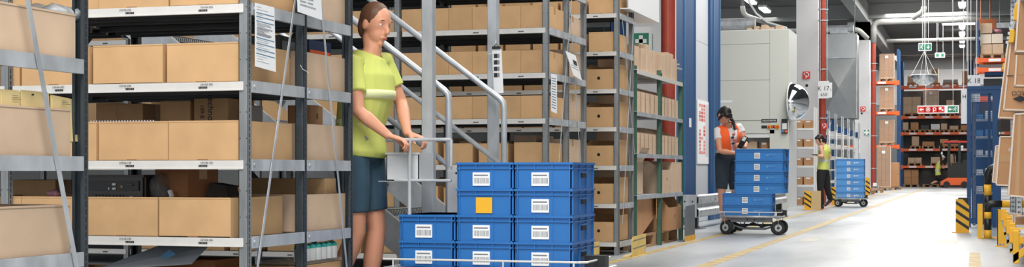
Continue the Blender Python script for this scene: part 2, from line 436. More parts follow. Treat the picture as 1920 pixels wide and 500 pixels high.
def link(name, me, parent, loc=(0, 0, 0), rz=0):
    o = bpy.data.objects.new(name, me); COL.objects.link(o); o.parent = parent; o.location = loc; o.rotation_euler = (0, 0, rz); return o
def rack(lb, y0, secs, nb, bw, levels, dark_posts=True, texts=None, x0=-3.3, frontbeam=M_BEAM):
    e = empty('shelf_rack', (x0, y0, 0)); tag(e, lb, 'shelf rack', 'galvanised shelf racks along the aisle')
    ds = secs; ys = [0]
    for d in ds: ys.append(ys[-1] + d)
    for b in range(nb + 1):
        for k, y in enumerate(ys):
            last = (k == len(ys) - 1)
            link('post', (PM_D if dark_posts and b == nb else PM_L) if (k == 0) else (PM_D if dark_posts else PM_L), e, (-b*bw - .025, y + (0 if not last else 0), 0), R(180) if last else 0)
    sh = {}
    for d in ds: sh[d] = shelf_mesh(bw, d)
    for b in range(nb):
        for li in levels:
            for k, d in enumerate(ds):
                s = link('shelf', sh[d][0], e, (-b*bw - .0, ys[k], LV[li]))
                if k == 0:
                    fb = link('front_beam', sh[d][1], s)
                    for q in (.22, .52, .82):
                        link('barcode_label', LBM, fb, (-bw + bw*q, -.0035, -.02))
    for li in levels:
        for k, d in enumerate(ds):
            mb = MB(M_GALV); z = LV[li]
            mb.box(x0 - .004, x0 + .004, y0 + ys[k] + .036, y0 + ys[k+1] - (.001 if k < len(ds)-1 else .036), z - .05, z + .006); mb.box(x0 - .02, x0 - .004, y0 + ys[k] + .036, y0 + ys[k+1] - .04, z - .05, z - .046)
            mb.cyl((x0 + .004, y0 + ys[k] + .06, z - .02), (x0 + .008, y0 + ys[k] + .06, z - .02), .008, 8)
            mb.build('side_beam', e)
    return e
def brace(e, p0, p1, w=.022):
    mb = MB(M_GALV); mb.bar(p0, p1, .003, w, up=(0, 1, 0)); d = (Vector(p1) - Vector(p0)).normalized()
    # keep the wide face towards the aisle
    mb.build('brace', e)
def flatbrace(e, a, b, w=.02, X=None):
    a = Vector(a); b = Vector(b); d = (b - a).normalized(); n = Vector((1, 0, 0)); s = d.cross(n).normalized() * w / 2
    mb = MB(M_GALV); mb.prism([a - s, a + s, b + s, b - s], (.003, 0, 0)); return mb.build('brace', e)
r0 = rack('nearest shelf rack at the left frame edge, seen from its end', 3.80, [1.27], 1, 1.33, [0, 1, 2, 3, 4])
r1 = rack('near shelf rack with wide tan bins and a white document on its end', 6.41, [.62, .63], 2, 1.33, range(0, 6))
r2 = rack('shelf rack behind the metal stairs, filled with narrow tan boxes', 11.64, [.62, .63], 4, 1.29, range(0, 7), False)
r3 = rack('narrow shelf rack with punched-hole bins beside the first-aid sign', 14.15, [.68], 3, 1.30, range(0, 7), False)
for xa_, za_, xb_, zb_ in ((-4.62, .55, -3.32, 1.95), (-3.32, .2, -4.62, 1.5), (-5.95, .55, -4.66, 1.95)):
    mb = MB(M_POSTD); mb.bar((xa_, 7.672, za_), (xb_, 7.672, zb_), .028, .004, up=(0, 1, 0)); mb.build('brace', r1)
# texts on the near rack's beams
for li in (1, 2, 3, 4):
    for px, t in ((235, 'U34-06-%dB'), (388, 'U34-06-%dA'), (110, 'U34-06-%dC')):
        z = LV[li]; p = atY(px, 300, 6.406)
        text(t % (li * 5 + 5 if li > 1 else 10), .0135, (p.x, 6.4025, z - .011), '-Y', M_INK, r1, ext=.0002)
# papers and braces on rack ends
XO = -3.292
def P_(px, py, X=XO): return atX(px, py, X)
flatbrace(r0, P_(40, -60), P_(146, 516), .026)
flatbrace(r1, P_(556, -20), P_(480, 520), .018); flatbrace(r1, P_(597, -40), P_(652, 520), .018)
flatbrace(r2, P_(1072, -10), P_(1046, 330), .016); flatbrace(r2, P_(1068, 20), P_(1097, 420), .016)
flatbrace(r3, P_(1166, 30), P_(1190, 290), .013); flatbrace(r3, P_(1188, 40), P_(1167, 420), .013)
def sheet(lb, pts, X=-3.28, mats=M_PAPER, lines=(), name='document', cat='paper', curl=.0):
    P = [atX(px, py, X) for px, py in pts]   # TL, TR, BR, BL
    e = empty(name, P[3]); tag(e, lb, cat)
    mb = MB(mats); mb.prism(P, (.0015, 0, 0)); mb.build('page', e)
    for (u0, v0, u1, v1, m) in lines:
        def q(u, v): return (P[0].lerp(P[1], u)).lerp(P[3].lerp(P[2], u), v) + Vector((.0018, 0, 0))
        mb = MB(m); mb.prism([q(u0, v0), q(u1, v0), q(u1, v1), q(u0, v1)], (.0004, 0, 0)); mb.build('print', e)
    return e
ln = []
random.seed(5)
for v in (.14, .20, .27, .53, .62, .71, .78): ln.append((.05, v, .95, v + .013, M_INKB))
for v in [i * .016 + .30 for i in range(13)]: ln.append((.08, v, .45 + random.random() * .45, v + .006, M_INK if random.random() < .35 else MATS['galvanised_steel']))
for v in (.05, .09, .17, .235, .56, .59, .65, .68, .74, .82, .86, .9): ln.append((.08, v, .3 + random.random() * .4, v + .006, MATS['galvanised_steel']))
sheet('printed white form with blue lines hung on the end of the near rack', [(478, 5), (514, 14), (517, 135), (478, 124)], lines=ln)
ln = [(.1 + .3*(i % 2), .35 + .1*(i//2), .32 + .3*(i % 2) + random.random()*.2, .39 + .1*(i//2), MATS['galvanised_steel']) for i in range(10)]
sheet('crumpled white sheet hanging on the near rack end at the frame top', [(556, -45), (600, -38), (604, 38), (558, 22)], X=-3.25, lines=ln)
sheet('white notice hung between posts on the end of the rack behind stairs', [(1033, 138), (1044, 140), (1044, 213), (1033, 208)], lines=[(.1, .1 + .07*i, .8, .12 + .07*i, M_INKB) for i in range(12)])
sheet('tilted white notice tied to the brace of the rack behind stairs', [(1060, 95), (1079, 104), (1091, 151), (1075, 141)], X=-3.27, lines=[(.5, .25, .9, .45, M_INK), (.1, .5, .9, .53, MATS['galvanised_steel']), (.1, .6, .9, .63, MATS['galvanised_steel'])])
# white sign tray high on rack 3
mb = MB(M_PAPER); a = atX(1180, 0, -3.26); b = atX(1236, 20, -3.26)
mb.box(-3.27, -3.26, a.y, b.y, 2.43, 2.75); mb.box(-3.5, -3.26, a.y, b.y, 2.42, 2.43); tag(mb.build('sign_panel'), 'white aisle sign panel cut by the frame top above the narrow rack', 'sign')
e = empty('zip_tie', atX(569, 128, -3.27)); bpy.data.objects.remove(e)
mb = MB(M_WHITE); mb.tube([atX(563, 122, -3.265), atX(568, 130, -3.26), atX(574, 133, -3.265), atX(579, 137, -3.262)], .0016, 6); tag(mb.build('cable_tie'), 'loose white cable tie on the middle post of the near rack end', 'cable tie')

# ------------------------------------------------------------ cartons
def bin_proto(w, d, h, m=M_CARD, name='cardboard_bin', seam=True):
    e = empty(name, (0, 0, -50)); tag(e, 'cardboard bin', 'box')
    t = .004; mb = MB(m, M_CARDIN)
    mb.box(-w/2, w/2, 0, t, 0, h); mb.box(-w/2, w/2, d - t, d, 0, h); mb.box(-w/2, -w/2 + t, t, d - t, 0, h); mb.box(w/2 - t, w/2, t, d - t, 0, h); mb.box(-w/2, w/2, 0, d, -.0, t)
    # folded rim
    mb.box(-w/2 - .001, w/2 + .001, -.0015, .007, h - .006, h + .001)
    if seam: mb.box(w/2, w/2 + .002, .028, .031, .003, h - .003); mb.box(w/2, w/2 + .002, 0, .029, 0, h)
    o = mb.build('bin_body', e, local=True)
    mb = MB(M_CARDIN); mb.box(-w*.09, w*.05, -.0035, 0, 0, .006); mb.build('locking_tab', e, local=True)
    return e
def carton_proto(w, d, h, m=M_CARD, name='carton', tape=True, flaps=False):
    e = empty(name, (0, 0, -50)); tag(e, 'closed carton', 'box')
    mb = MB(m)
    mb.box(-w/2, w/2, 0, d, 0, h); mb.bevel(.003)
    mb.use(M_SLOT); mb.box(-w/2+.004, w/2-.004, d/2 - .0015, d/2 + .0015, h - .001, h + .0008)
    mb.build('carton_body', e, local=True)
    if tape:
        mb = MB(M_TAPE); mb.box(-w/2 - .0008, w/2 + .0008, d/2 - .025, d/2 + .025, h - .05, h + .0012); mb.build('tape', e, local=True)
    return e
def hole_bin_proto(w, d, h, hf, m=M_CARD, name='punched_bin', open_top=True):
    # front lip hf high, sides slant up to h
    e = empty(name, (0, 0, -50)); tag(e, 'punched bin', 'box'); t = .004
    mb = MB(m); mb.hole_panel(-w/2, w/2, 0, hf, 0, -w*.05, hf*.55, .016, t)
    for x in (-w/2, w/2 - t):
        mb.prism([(x, t, 0), (x, d, 0), (x, d, h), (x, d*.28, h), (x, t, hf)], (t, 0, 0))
    mb.box(-w/2, w/2, d - t, d, 0, h); mb.box(-w/2, w/2, t, d, 0, t)
    mb.build('bin_body', e, local=True, recalc=True)
    mb = MB(M_SLOT); mb.box(-w/2 + t, w/2 - t, t + .002, t + .006, t, hf - .01); mb.build('hole_backing', e, local=True)  # dark sheet behind the hole stands for the bin's shaded inside
    return e
BIN40 = bin_proto(.385, .56, .19); BIN20 = carton_proto(.208, .56, .187, name='narrow_carton'); BIN26 = bin_proto(.25, .58, .187, name='cardboard_bin')
BIN41 = bin_proto(.385, .56, .195, M_CARDP); HB = hole_bin_proto(.285, .6, .255, .195); CART30 = carton_proto(.2, .55, .19, M_CARDP)
RK = {'1': 'near rack with the white form', '2': 'rack behind the stairs', '3': 'rack beside the first-aid sign'}
ORD = ['1st', '2nd', '3rd', '4th', '5th', '6th', '7th', '8th', '9th', '10th', '11th', '12th', '13th', '14th', '15th', '16th', '17th', '18th', '19th', '20th', '21st', '22nd', '23rd', '24th', '25th']
def blabel(kind, n, row, li, rk): return '%s, %s from right, %s row, %s shelf, %s' % (kind, ORD[n], row, LVN[li] if li else 'bottom', RK[rk])
def fill(proto, w, gap, xr, n, y, li, kind, row, rk, grp, skip=(), jit=.006, rz=0, start=0, scl=None):
    x = xr
    for i in range(n):
        if i not in skip:
            put(proto, (x - w/2, y + random.uniform(0, jit), LV[li] + .001), rz + random.uniform(-.006, .006), blabel(kind, i + start, row, li, rk), grp, scl and (1, 1, random.uniform(*scl)))
        x -= w + gap
    return x
G = 'cardboard bins on the shelf racks'
random.seed(11)
# near rack, front row: right edges from the photograph
for li, pxr in ((0, 452), (1, 431), (2, 449), (3, 444), (4, 457), (5, 457)):
    xr = min(atY(pxr, 300, 6.42).x, -3.345)
    fill(BIN40, .385, .026 if li == 3 else .010, xr, 5, 6.422, li, 'wide tan bin', 'front', '1', G, jit=.028)
# near rack, rear row facing the stairs side
for li in (1, 2, 3, 4, 5):
    fill(BIN41, .385, .02, -3.335 - (.004 if li != 1 else .0), 1, 7.075, li, 'side-lit tan bin', 'rear', '1', G, jit=.001)  # side light is put into the card colour of this row
# second items behind
def one(proto, p, rz, lb, grp=None, scale=None): return put(proto, p, rz, lb, grp, scale)
# rack 2
for li in range(1, 7):
    if li in (5, 4, 3, 6):
        for b in range(4):
            fill(BIN20, .2, .009, -3.3 - b*1.29 - .036, 6, 11.66, li, 'narrow tan box', 'front', '2', G, start=b*6, skip=(4,) if (li, b) in ((4, 1), (3, 2)) else ())
    else:
        for b in range(4):
            fill(BIN26, .25, .055, -3.3 - b*1.29 - .05, 4, 11.67, li, 'tan bin', 'front', '2', G, start=b*4, scl=(.93, 1.06))
    fill(CART30, .2, .05, -3.345, 5, 12.3, li, 'pale carton', 'rear', '2', G, scl=(.9, 1.35))
for b in range(3):
    fill(BIN26, .25, .06, -3.36 - b*1.29, 4, 11.68, 0, 'tan bin', 'front', '2', G, start=b*4)
# rack 3
for li in (1, 2, 3, 4):
    fill(HB, .295, .02, -3.345, 6, 14.165, li, 'punched-hole bin', 'front', '3', G)
fill(HB, .295, .02, -3.345, 5, 14.165, 0, 'punched-hole bin', 'front', '3', G)
for li in (5, 6):
    fill(BIN26, .27, .015, -3.345, 6, 14.165, li, 'tan bin', 'front', '3', G, scl=(.98, 1.02))
# ------------------------------------------------------------ loose contents of the two near racks
def carton(lb, w, d, h, loc, rz=0, m=M_CARD2, tape=True, open_=0, cat='box', name='carton', grp=None):
    e = empty(name, loc, rz); tag(e, lb, cat, grp)
    mb = MB(m, M_CARDIN); t = .004
    if open_:
        mb.box(-w/2, w/2, -d/2, -d/2 + t, 0, h); mb.box(-w/2, w/2, d/2 - t, d/2, 0, h); mb.box(-w/2, -w/2 + t, -d/2 + t, d/2 - t, 0, h); mb.box(w/2 - t, w/2, -d/2 + t, d/2 - t, 0, h); mb.box(-w/2, w/2, -d/2, d/2, 0, t)
        o = mb.build('carton_body', e, local=True)
        fl = min(w, d) / 2 * .9
        for sx, sy in ((1, 0), (-1, 0), (0, 1), (0, -1)):
            a = R(random.uniform(20, 75)) if open_ == 1 else R(open_)
            mb = MB(m); dx, dz = math.cos(a) * fl, math.sin(a) * fl
            if sx: mb.prism([(sx*w/2, -d/2 + .005, h), (sx*w/2, d/2 - .005, h), (sx*(w/2 + dx), d/2 - .012, h + dz), (sx*(w/2 + dx), -d/2 + .012, h + dz)], (0, 0, .003))
            else: mb.prism([(-w/2 + .005, sy*d/2, h), (w/2 - .005, sy*d/2, h), (w/2 - .012, sy*(d/2 + dx), h + dz), (-w/2 + .012, sy*(d/2 + dx), h + dz)], (0, 0, .003))
            mb.build('flap', e, local=True)
    else:
        mb.box(-w/2, w/2, -d/2, d/2, 0, h); mb.bevel(.003); mb.use(M_SLOT); mb.box(-w/2 + .004, w/2 - .004, -.0012, .0012, h - .001, h + .0006); mb.build('carton_body', e, local=True)
        if tape:
            mb = MB(M_TAPE); mb.box(-w/2 - .0008, w/2 + .0008, -.025, .025, h*.72, h + .0012); mb.build('tape', e, local=True)
    return e
def onshelf(px, li, Y): p = atY(px, 300, Y); return (p.x, p.y, LV[li] + .001)
YR = 7.36
for li in ():
    pass
# level 3rd shelf, rear items
carton('plain tan carton behind the purple-edged tray on the third shelf', .13, .3, .315, onshelf(228, 2, 7.2), 0, M_CARD)
carton('second tan carton behind the purple-edged tray, just left of the taped ones', .16, .3, .31, onshelf(271, 2, 7.2), 0, M_CARD)
carton('brown carton closed with wide clear tape behind the third shelf bins', .18, .3, .32, onshelf(355, 2, 7.17), 0, M_CARD)
e = carton('brown carton with black vertical lettering behind the third shelf bins', .2, .3, .33, onshelf(421, 2, 7.17), 0, M_CARD)
p = e.location
text('technology', .05, (p.x - .0, p.y - .1535, p.z + .24), '-Y', M_INK, e, roll=R(90)); text('109-B', .03, (p.x - .05, p.y - .1535, p.z + .26), '-Y', M_INK, e, roll=R(90))
# visible from the end, levels 3rd: over the side of bins
e = carton('carton with a black star mark standing behind the rear third-shelf bin', .14, .16, .31, (-3.56, 6.98+.62, .872), 0, M_CARD2)
p = e.location
for k in range(4): mb = MB(M_INK); mb.bar((p.x + .071, p.y - .02*math.cos(k*.785), p.z + .25 - .02*math.sin(k*.785)), (p.x + .071, p.y + .02*math.cos(k*.785), p.z + .25 + .02*math.sin(k*.785)), .003, .001); mb.build('star_mark', e)
carton('white carton between the brown ones behind the third-shelf bins', .1, .12, .30, (-3.75, 7.3, .872), 0, mat('white_board', (214, 210, 206), .7), tape=False)
# purple toothed tray
mb = MB(mat('purple_plastic', (92, 70, 128), .5), M_PAPER); a = atY(181, 228, 6.56); b = atY(306, 228, 6.56)
mb.box(a.x, b.x, 6.50, 6.64, 1.052, 1.066); mb.use(M_PAPER)
x = a.x + .006
while x < b.x - .006: mb.box(x, x + .006, 6.496, 6.5, 1.056, 1.070); x += .016
tag(mb.build('plastic_tray'), 'purple toothed plastic tray lying across the third-shelf bin', 'tray')
# level 2nd shelf rear/inside items
e = carton('dark brown open carton turned on its corner inside the second shelf', .26, .2, .185, onshelf(350, 1, 6.78)[:2] + (.645,), R(-22), mat('cardboard_deep', (150, 100, 62), .85), open_=0)
mb = MB(M_PAPER); q = e.location; mb.tube([(q.x + .03, q.y - .125, q.z), (q.x + .045, q.y - .13, q.z + .05), (q.x + .03, q.y - .13, q.z + .075)], .012, 8); mb.build('torn_label', e)
# grey appliance with connectors
e = empty('electronics_chassis', onshelf(236, 1, 6.75)[:2] + (.66,)); tag(e, 'dark electronics chassis with pale connectors in the second-shelf bin', 'electronic device'); q = e.location
mb = MB(mat('chassis_brown', (50, 44, 40), .4)); mb.box(q.x - .18, q.x + .17, q.y - .1, q.y + .1, q.z, q.z + .14); mb.bevel(.012, 2); mb.build('housing', e)
mb = MB(M_BLACK); mb.box(q.x - .15, q.x + .14, q.y - .108, q.y - .099, q.z + .06, q.z + .11); mb.build('front_recess', e)
for k, (dx, dz, w, m) in enumerate(((-.0, .092, .022, 'w'), (.0, .07, .022, 'w'), (.045, .08, .014, 'y'), (-.03, .07, .008, 'w'), (.1, .025, .022, 'w'), (.09, .09, .04, 'b'))):
    mb = MB({'w': M_WHITE, 'y': M_CARD, 'b': M_POSTD}[m]); mb.box(q.x + dx - w/2, q.x + dx + w/2, q.y - .114, q.y - .108, q.z + dz - .006, q.z + dz + .006); mb.bevel(.002); mb.build('connector', e)
for k in range(9): mb = MB(M_BLACK); mb.box(q.x - .12 + k*.02, q.x - .11 + k*.02, q.y - .104, q.y - .099, q.z + .02, q.z + .04); mb.build('vent_slot', e)
mb = MB(mat('clear_plastic', (130, 140, 146), .15, alpha=.35)); q = Vector(onshelf(303, 1, 6.7)[:2] + (.675,))
mb.sph(q + Vector((0, 0, .06)), .05, .08, .075); mb.sph(q + Vector((.02, 0, .03)), .04, .06, .05)
o = mb.build('plastic_bag', smooth=True); tag(o, 'crumpled clear plastic bag beside the electronics chassis', 'bag')
dm = o.modifiers.new('w', 'DISPLACE'); tx = bpy.data.textures.new('crumple', 'CLOUDS'); tx.noise_scale = .03; dm.texture = tx; dm.strength = .03
mb = MB(mat('dark_board', (58, 52, 48), .7)); a = onshelf(425, 1, 6.8)
mb.prism([(a[0] - .07, 6.7, .69), (a[0] + .06, 6.7, .69), (a[0] + .03, 6.74, .745), (a[0] - .06, 6.74, .76)], (0, .12, 0)); tag(mb.build('folded_card'), 'dark folded card sticking out of the second-shelf bin by the post', 'card')
carton('long low tan carton lying behind the second-shelf bins', .5, .14, .13, (-3.62, 7.52, .65), 0, M_CARD, tape=False)
# left of the nearest rack's post (seen through)
carton('tan carton behind the nearest rack, seen left of the dark post', .17, .3, .27, onshelf(70, 1, 7.2), R(8), M_CARD)
carton('second tan carton behind the nearest rack, beside the pink bag', .14, .25, .27, onshelf(112, 1, 7.15), R(-4), M_CARD)
mb = MB(mat('pink_film', (222, 160, 176), .4)); q = Vector(onshelf(101, 1, 6.7)); mb.sph((q.x, q.y, .705), .035, .04, .018); mb.sph((q.x + .02, q.y, .70), .03, .03, .015)
o = mb.build('plastic_bag', smooth=True); tag(o, 'small pink plastic bag lying in the second-shelf bin at left', 'bag'); dm = o.modifiers.new('w', 'DISPLACE'); dm.texture = tx; dm.strength = .02
# level 4 rear devices seen above the side bins
e = empty('boxed_device', (-3.52, 7.04, 1.42)); tag(e, 'black boxed device with a grey front above the fourth-shelf side bin', 'box')
mb = MB(M_BLACK); mb.box(-3.62, -3.40, 6.95, 7.18, 1.40, 1.515); mb.bevel(.004); mb.build('case', e); mb = MB(M_GALVD); mb.box(-3.4, -3.398, 6.98, 7.14, 1.44, 1.49); mb.build('front_panel', e)
e = empty('boxed_device', (-3.45, 7.4, 1.43)); tag(e, 'dark blue box with an orange stripe above the fourth-shelf rear bin', 'box')
mb = MB(mat('navy_board', (34, 52, 84), .6)); mb.box(-3.6, -3.36, 7.22, 7.5, 1.42, 1.515); mb.build('case', e); mb = MB(M_ORANGE); mb.box(-3.36, -3.358, 7.23, 7.49, 1.445, 1.462); mb.build('stripe', e)
# bottom: grey sheets and small boxes
p0 = atY(200, 300, 6.6).x; p1 = atY(385, 300, 6.6).x
mb = MB(mat('grey_sheet', (176, 182, 188), .5, noise=.06, nscale=6)); mb.prism([(p0, 6.5, .325), (p1 - .02, 6.5, .365), (p1, 6.62, .44), (p0 + .24, 6.7, .44), (p0 + .1, 6.66, .38)], (0, .006, .004))
e = mb.build('plastic_sheet'); tag(e, 'curled grey plastic sheet lying over the bottom shelf bins', 'sheet')
mb = MB(M_INKB); c = atY(321, 473, 6.54); mb.prism([(c.x - .045, c.y - .03, c.z - .018), (c.x, c.y - .036, c.z - .028), (c.x + .045, c.y - .03, c.z - .005), (c.x, c.y - .02, c.z + .016)], (0, .003, .001)); mb.build('printed_mark', e)
carton('dark flat carton under the grey plastic sheet on the bottom shelf', .5, .3, .05, (p0 + .3, 6.86, .323), 0, mat('cardboard_deep', (150, 100, 62), .85), tape=False)
e = empty('bottle_tray', (-3.42, 7.35, .33)); tag(e, 'clear tray of teal-patterned bottles on the bottom shelf at the rear', 'tray')
mb = MB(M_FILM); mb.box(-3.6, -3.34, 7.1, 7.6, .33, .345); mb.build('tray_base', e)
for k in range(7):
    mb = MB(mat('teal_print', (60, 168, 160), .4), M_WHITE); y = 7.14 + k*.07
    mb.use(M_WHITE); mb.loft([(-3.38, y, .345), (-3.38, y, .41)], .028, n=12); mb.use(MATS['teal_print']); mb.loft([(-3.38, y, .41), (-3.38, y, .425), (-3.38, y, .435)], [.029, .024, .012], n=12); mb.build('bottle', e)
carton('tan carton under the bottle tray on the bottom rear shelf', .3, .5, .195, (-3.5, 7.36, .128), 0, M_CARD, tape=False)

# ------------------------------------------------------------ nearest rack contents, seen from the aisle end
def sidebin(lb, y0, y1, z, h, m=M_CARDP):  # pinkish card colour carries the side light on these bins
    e = empty('cardboard_bin', (-3.55, (y0 + y1)/2, z)); tag(e, lb, 'box', 'bins on the nearest rack')
    mb = MB(m); t = .004; x0, x1 = -3.85, -3.325
    mb.box(x1 - t, x1, y0, y1, z, z + h); mb.box(x0, x0 + t, y0, y1, z, z + h); mb.box(x0 + t, x1 - t, y0, y0 + t, z, z + h); mb.box(x0 + t, x1 - t, y1 - t, y1, z, z + h); mb.box(x0, x1, y0, y1, z, z + t)
    mb.box(x1 - .006, x1 + .002, y0, y1, z + h - .006, z + h + .001); mb.build('bin_body', e)
    mb = MB(M_TAPE); mb.box(x1, x1 + .0008, y0 + .2, y0 + .235, z + .002, z + h - .006); mb.build('tape', e)
    return e
sidebin('large side-lit pinkish bin at the frame edge, upper shelf of the nearest rack', 4.0, 5.02, LV[3] + .001, .178)
sidebin('large side-lit pinkish bin holding padded envelopes on the nearest rack', 4.0, 4.985, LV[2] + .001, .185)
sidebin('large side-lit pinkish bin on the lowest visible shelf of the nearest rack', 4.0, 4.985, LV[1] + .001, .19)
sidebin('side-lit pinkish bin on the top shelf of the nearest rack, mostly out of frame', 4.0, 5.0, LV[4] + .001, .19)
mb = MB(mat('bubble_wrap', (214, 220, 224), .2, alpha=.6)); q = atX(103, 10, -3.42)
for k in range(7): mb.sph((q.x + random.uniform(-.04, .04), q.y + random.uniform(-.1, .08), 1.42 + random.uniform(0, .02)), .05, .06, .03)
o = mb.build('bubble_wrap', smooth=True); tag(o, 'clear bubble wrap spilling over the upper bin at left', 'wrap'); dm = o.modifiers.new('w', 'DISPLACE'); dm.texture = tx; dm.strength = .025
for k, (a, b, h, lb) in enumerate([(-20, 17, .055, 'padded envelope at the frame edge, leftmost standing in the bin'), (19, 73, .058, 'padded envelope in the bin, middle one with two staples'), (76, 124, .05, 'padded envelope with printed lines, right one in the bin')]):
    p = atX(a, 195, -3.4); q = atX(b, 195, -3.4); e = empty('padded_envelope', (p.x, (p.y + q.y)/2, .93)); tag(e, lb, 'envelope', None)
    mb = MB(mat('envelope_tan', (244, 220, 160), .7)); z1 = LV[2] + .19 + h
    mb.prism([(-3.345, p.y, .93), (-3.345, q.y, .93), (-3.352 - .002*k, q.y + (.004 if k == 2 else 0), z1 - (.012 if k == 2 else 0)), (-3.354, p.y + .004, z1)], (-.012, 0, 0)); mb.bevel(.004, 2); mb.build('sleeve', e)
    mb = MB(M_INK); 
    if k == 1: mb.box(-3.35, -3.342, p.y + .06, p.y + .064, z1 - .018, z1 - .012); mb.box(-3.35, -3.342, q.y - .05, q.y - .046, z1 - .018, z1 - .012)
    else:
        for j in range(3): mb.box(-3.3455, -3.3445, p.y + .06, p.y + .09 + .012*j, z1 - .022 - .006*j, z1 - .0205 - .006*j)
    mb.build('staple' if k == 1 else 'print', e)

# ------------------------------------------------------------ metal stairs
YN, YF = 8.77, 9.91
st = empty('metal_stairs', (-3.4, 9.3, 0)); tag(st, 'galvanised metal stairs with pipe handrails between two shelf racks', 'stairs')
SL = .744
def up(x): return .435 + SL * (-3.375 - x)
XE = -6.4
for Y in (YN, YF):
    mb = MB(M_GALV); t = .008
    mb.prism([(-2.83, Y, .03), (-3.10, Y, up(-3.10)), (XE, Y, up(XE)), (XE, Y, up(XE) - .24), (-3.0, Y, up(-3.0) - .24 + .02), (-2.90, Y, 0.0)], (0, t, 0))
    mb.use(M_BEAM); mb.bar((-3.10, Y + t/2, up(-3.10)), (XE, Y + t/2, up(XE)), .012, .004, up=(0, 1, 0)); mb.build('stringer', st)
    xe = -3.13
    mb = MB(M_GALV); zt = 1.30
    P = [(XE, Y, zt + SL*(xe - XE)), (xe - .03, Y, zt + .022), (xe - .006, Y, zt - .004), (xe, Y, zt - .05), (xe, Y, .2 if Y == YF else .25)]
    mb.tube(P, .021, 14); mb.build('handrail', st, smooth=True)
    mb = MB(M_GALV); mb.tube([(XE, Y, zt - .45 + SL*(xe - XE)), (xe, Y, zt - .45)], .017, 12); mb.build('mid_rail', st, smooth=True)
for k in range(-2, 12):
    z = .565 + .2*k; x = -3.72 - .27*k
    if z < .1: continue
    mb = MB(M_SHELF); mb.box(x - .25, x, YN + .008, YF, z - .006, z); mb.box(x - .006, x, YN + .008, YF, z - .045, z - .006); mb.box(x - .25, x - .244, YN + .008, YF, z - .03, z - .006)
    mb.use(M_BEAM); 
    for i in range(38):
        y = YN + .03 + i*.029
        mb.bar((x - .001 + (0), y, z + .001), (x - .02, y + .018, z + .001), .004, .003)
        mb.bar((x - .025, y + .018, z + .001), (x - .05, y, z + .001), .004, .003)
        mb.bar((x + .001, y, z - .008), (x + .001, y + .016, z - .038), .003, .004, up=(1, 0, 0))
    mb.build('tread', st)
# galvanised plate at the foot
mb = MB(M_GALV); a = atY(840, 318, YN - .02); mb.box(a.x, a.x + .24, YN - .03, YN - .012, .04, .826); mb.use(M_SLOT); mb.cyl((a.x + .058, YN - .032, .806), (a.x + .058, YN - .029, .806), .007, 12)
mb.build('end_plate', st)
for i, (px, Y, w, lb) in enumerate([(804, 8.62, .07, 'square galvanised upright nearest the stairs, left of the two'), (925, 10.08, .07, 'square galvanised upright carrying a clipboard, behind the stair handrails')]):
    p = atY(px, 300, Y); e = empty('steel_upright', (p.x, Y, 0)); tag(e, lb, 'post')
    mb = MB(M_GALV); mb.box(p.x - w/2, p.x + w/2, Y - w/2, Y + w/2, .01, 7.3); mb.bevel(.004); mb.build('post_tube', e)
    mb = MB(M_GALV); mb.box(p.x - .1, p.x + .1, Y - .1, Y + .1, 0, .012); mb.build('base_plate', e)
# clipboard with pages
p = atX(934, 130, -3.2); p = atY(934, 175, 10.02)
e = empty('clipboard', (p.x, p.y, p.z)); tag(e, 'clipboard of white pages strapped to the upright behind the handrails', 'clipboard')
def q_(px, py): return atY(px, py, 10.0)
mb = MB(M_PAPER); P = [q_(922, 88), q_(939, 91), q_(943, 173), q_(926, 174)]
mb.prism(P, (.0, .004, 0)); P2 = [v + Vector((.006, -.006, -.004)) for v in P]; mb.prism(P2, (0, .002, 0)); mb.build('pages', e)
mb = MB(M_BLACK); a = q_(924, 90); mb.box(a.x, a.x + .06, a.y - .02, a.y - .008, a.z - .008, a.z + .01); mb.tube([(a.x + .015, a.y - .014, a.z + .01), (a.x + .03, a.y - .014, a.z + .03), (a.x + .045, a.y - .014, a.z + .01)], .003, 6); mb.build('clip', e)
mb = MB(M_INK); 
for j in range(4):
    a = q_(926.5, 101 + j*12); mb.box(a.x, a.x + .028, a.y - .0085, a.y - .0065, a.z - .03, a.z)
    mb.box(a.x + .034, a.x + .04, a.y - .0085, a.y - .0065, a.z - .03, a.z)
mb.build('print', e)
mb = MB(M_WHITE); a = q_(914, 101); b = q_(924, 101); c = q_(930, 75); d = q_(928, 90)
mb.tube([(a.x - .0, a.y + .0, a.z), (b.x, b.y - .01, b.z)], .003, 6); mb.tube([c, d], .003, 6); mb.build('strap', e)

# ------------------------------------------------------------ foot protectors on the rack corners
def protector(y0, y1, lb, h=.2, X=-3.15, m=M_YELP, stripes=True):
    e = empty('corner_protector', (X, (y0 + y1)/2, 0)); tag(e, lb, 'protector', 'worn yellow floor protectors')
    mb = MB(m); mb.prism([(X, y0 + .03, 0), (X, y1, 0), (X, y1, h), (X, y0 + .06, h - .01), (X, y0, h - .05), (X, y0, .02)], (-.006, 0, 0)); mb.box(X - .1, X - .006, y0 + .03, y1, 0, .006); mb.build('plate', e)
    if stripes:
        for z in (.07, .145):
            mb = MB(M_GALVD); mb.prism([(X + .0008, y0 + .04, z), (X + .0008, y1 - .01, z + .012), (X + .0008, y1 - .01, z + .022), (X + .0008, y0 + .04, z + .01)], (-.001, 0, 0)); mb.build('stripe', e)
    return e
a = atX(1060, 480, -3.15); b = atX(1124, 480, -3.15)
protector(a.y, b.y, 'worn yellow protector plate at the foot of the rack behind the stairs')
a = atX(1185, 480, -3.12); b = atX(1211, 480, -3.12); protector(a.y, b.y, 'worn yellow protector plate before the pallets and green-posted shelf', X=-3.12)
a = atX(1281, 440, -3.22); b = atX(1297, 440, -3.22)
e = protector(a.y, b.y + .1, 'grey protector block with a yellow foot at the green shelf end', h=.42, X=-3.2, m=M_GALVD, stripes=False)
mb = MB(M_YEL); mb.box(-3.2, -3.193, a.y, b.y + .1, 0, .06); mb.build('foot_strip', e)

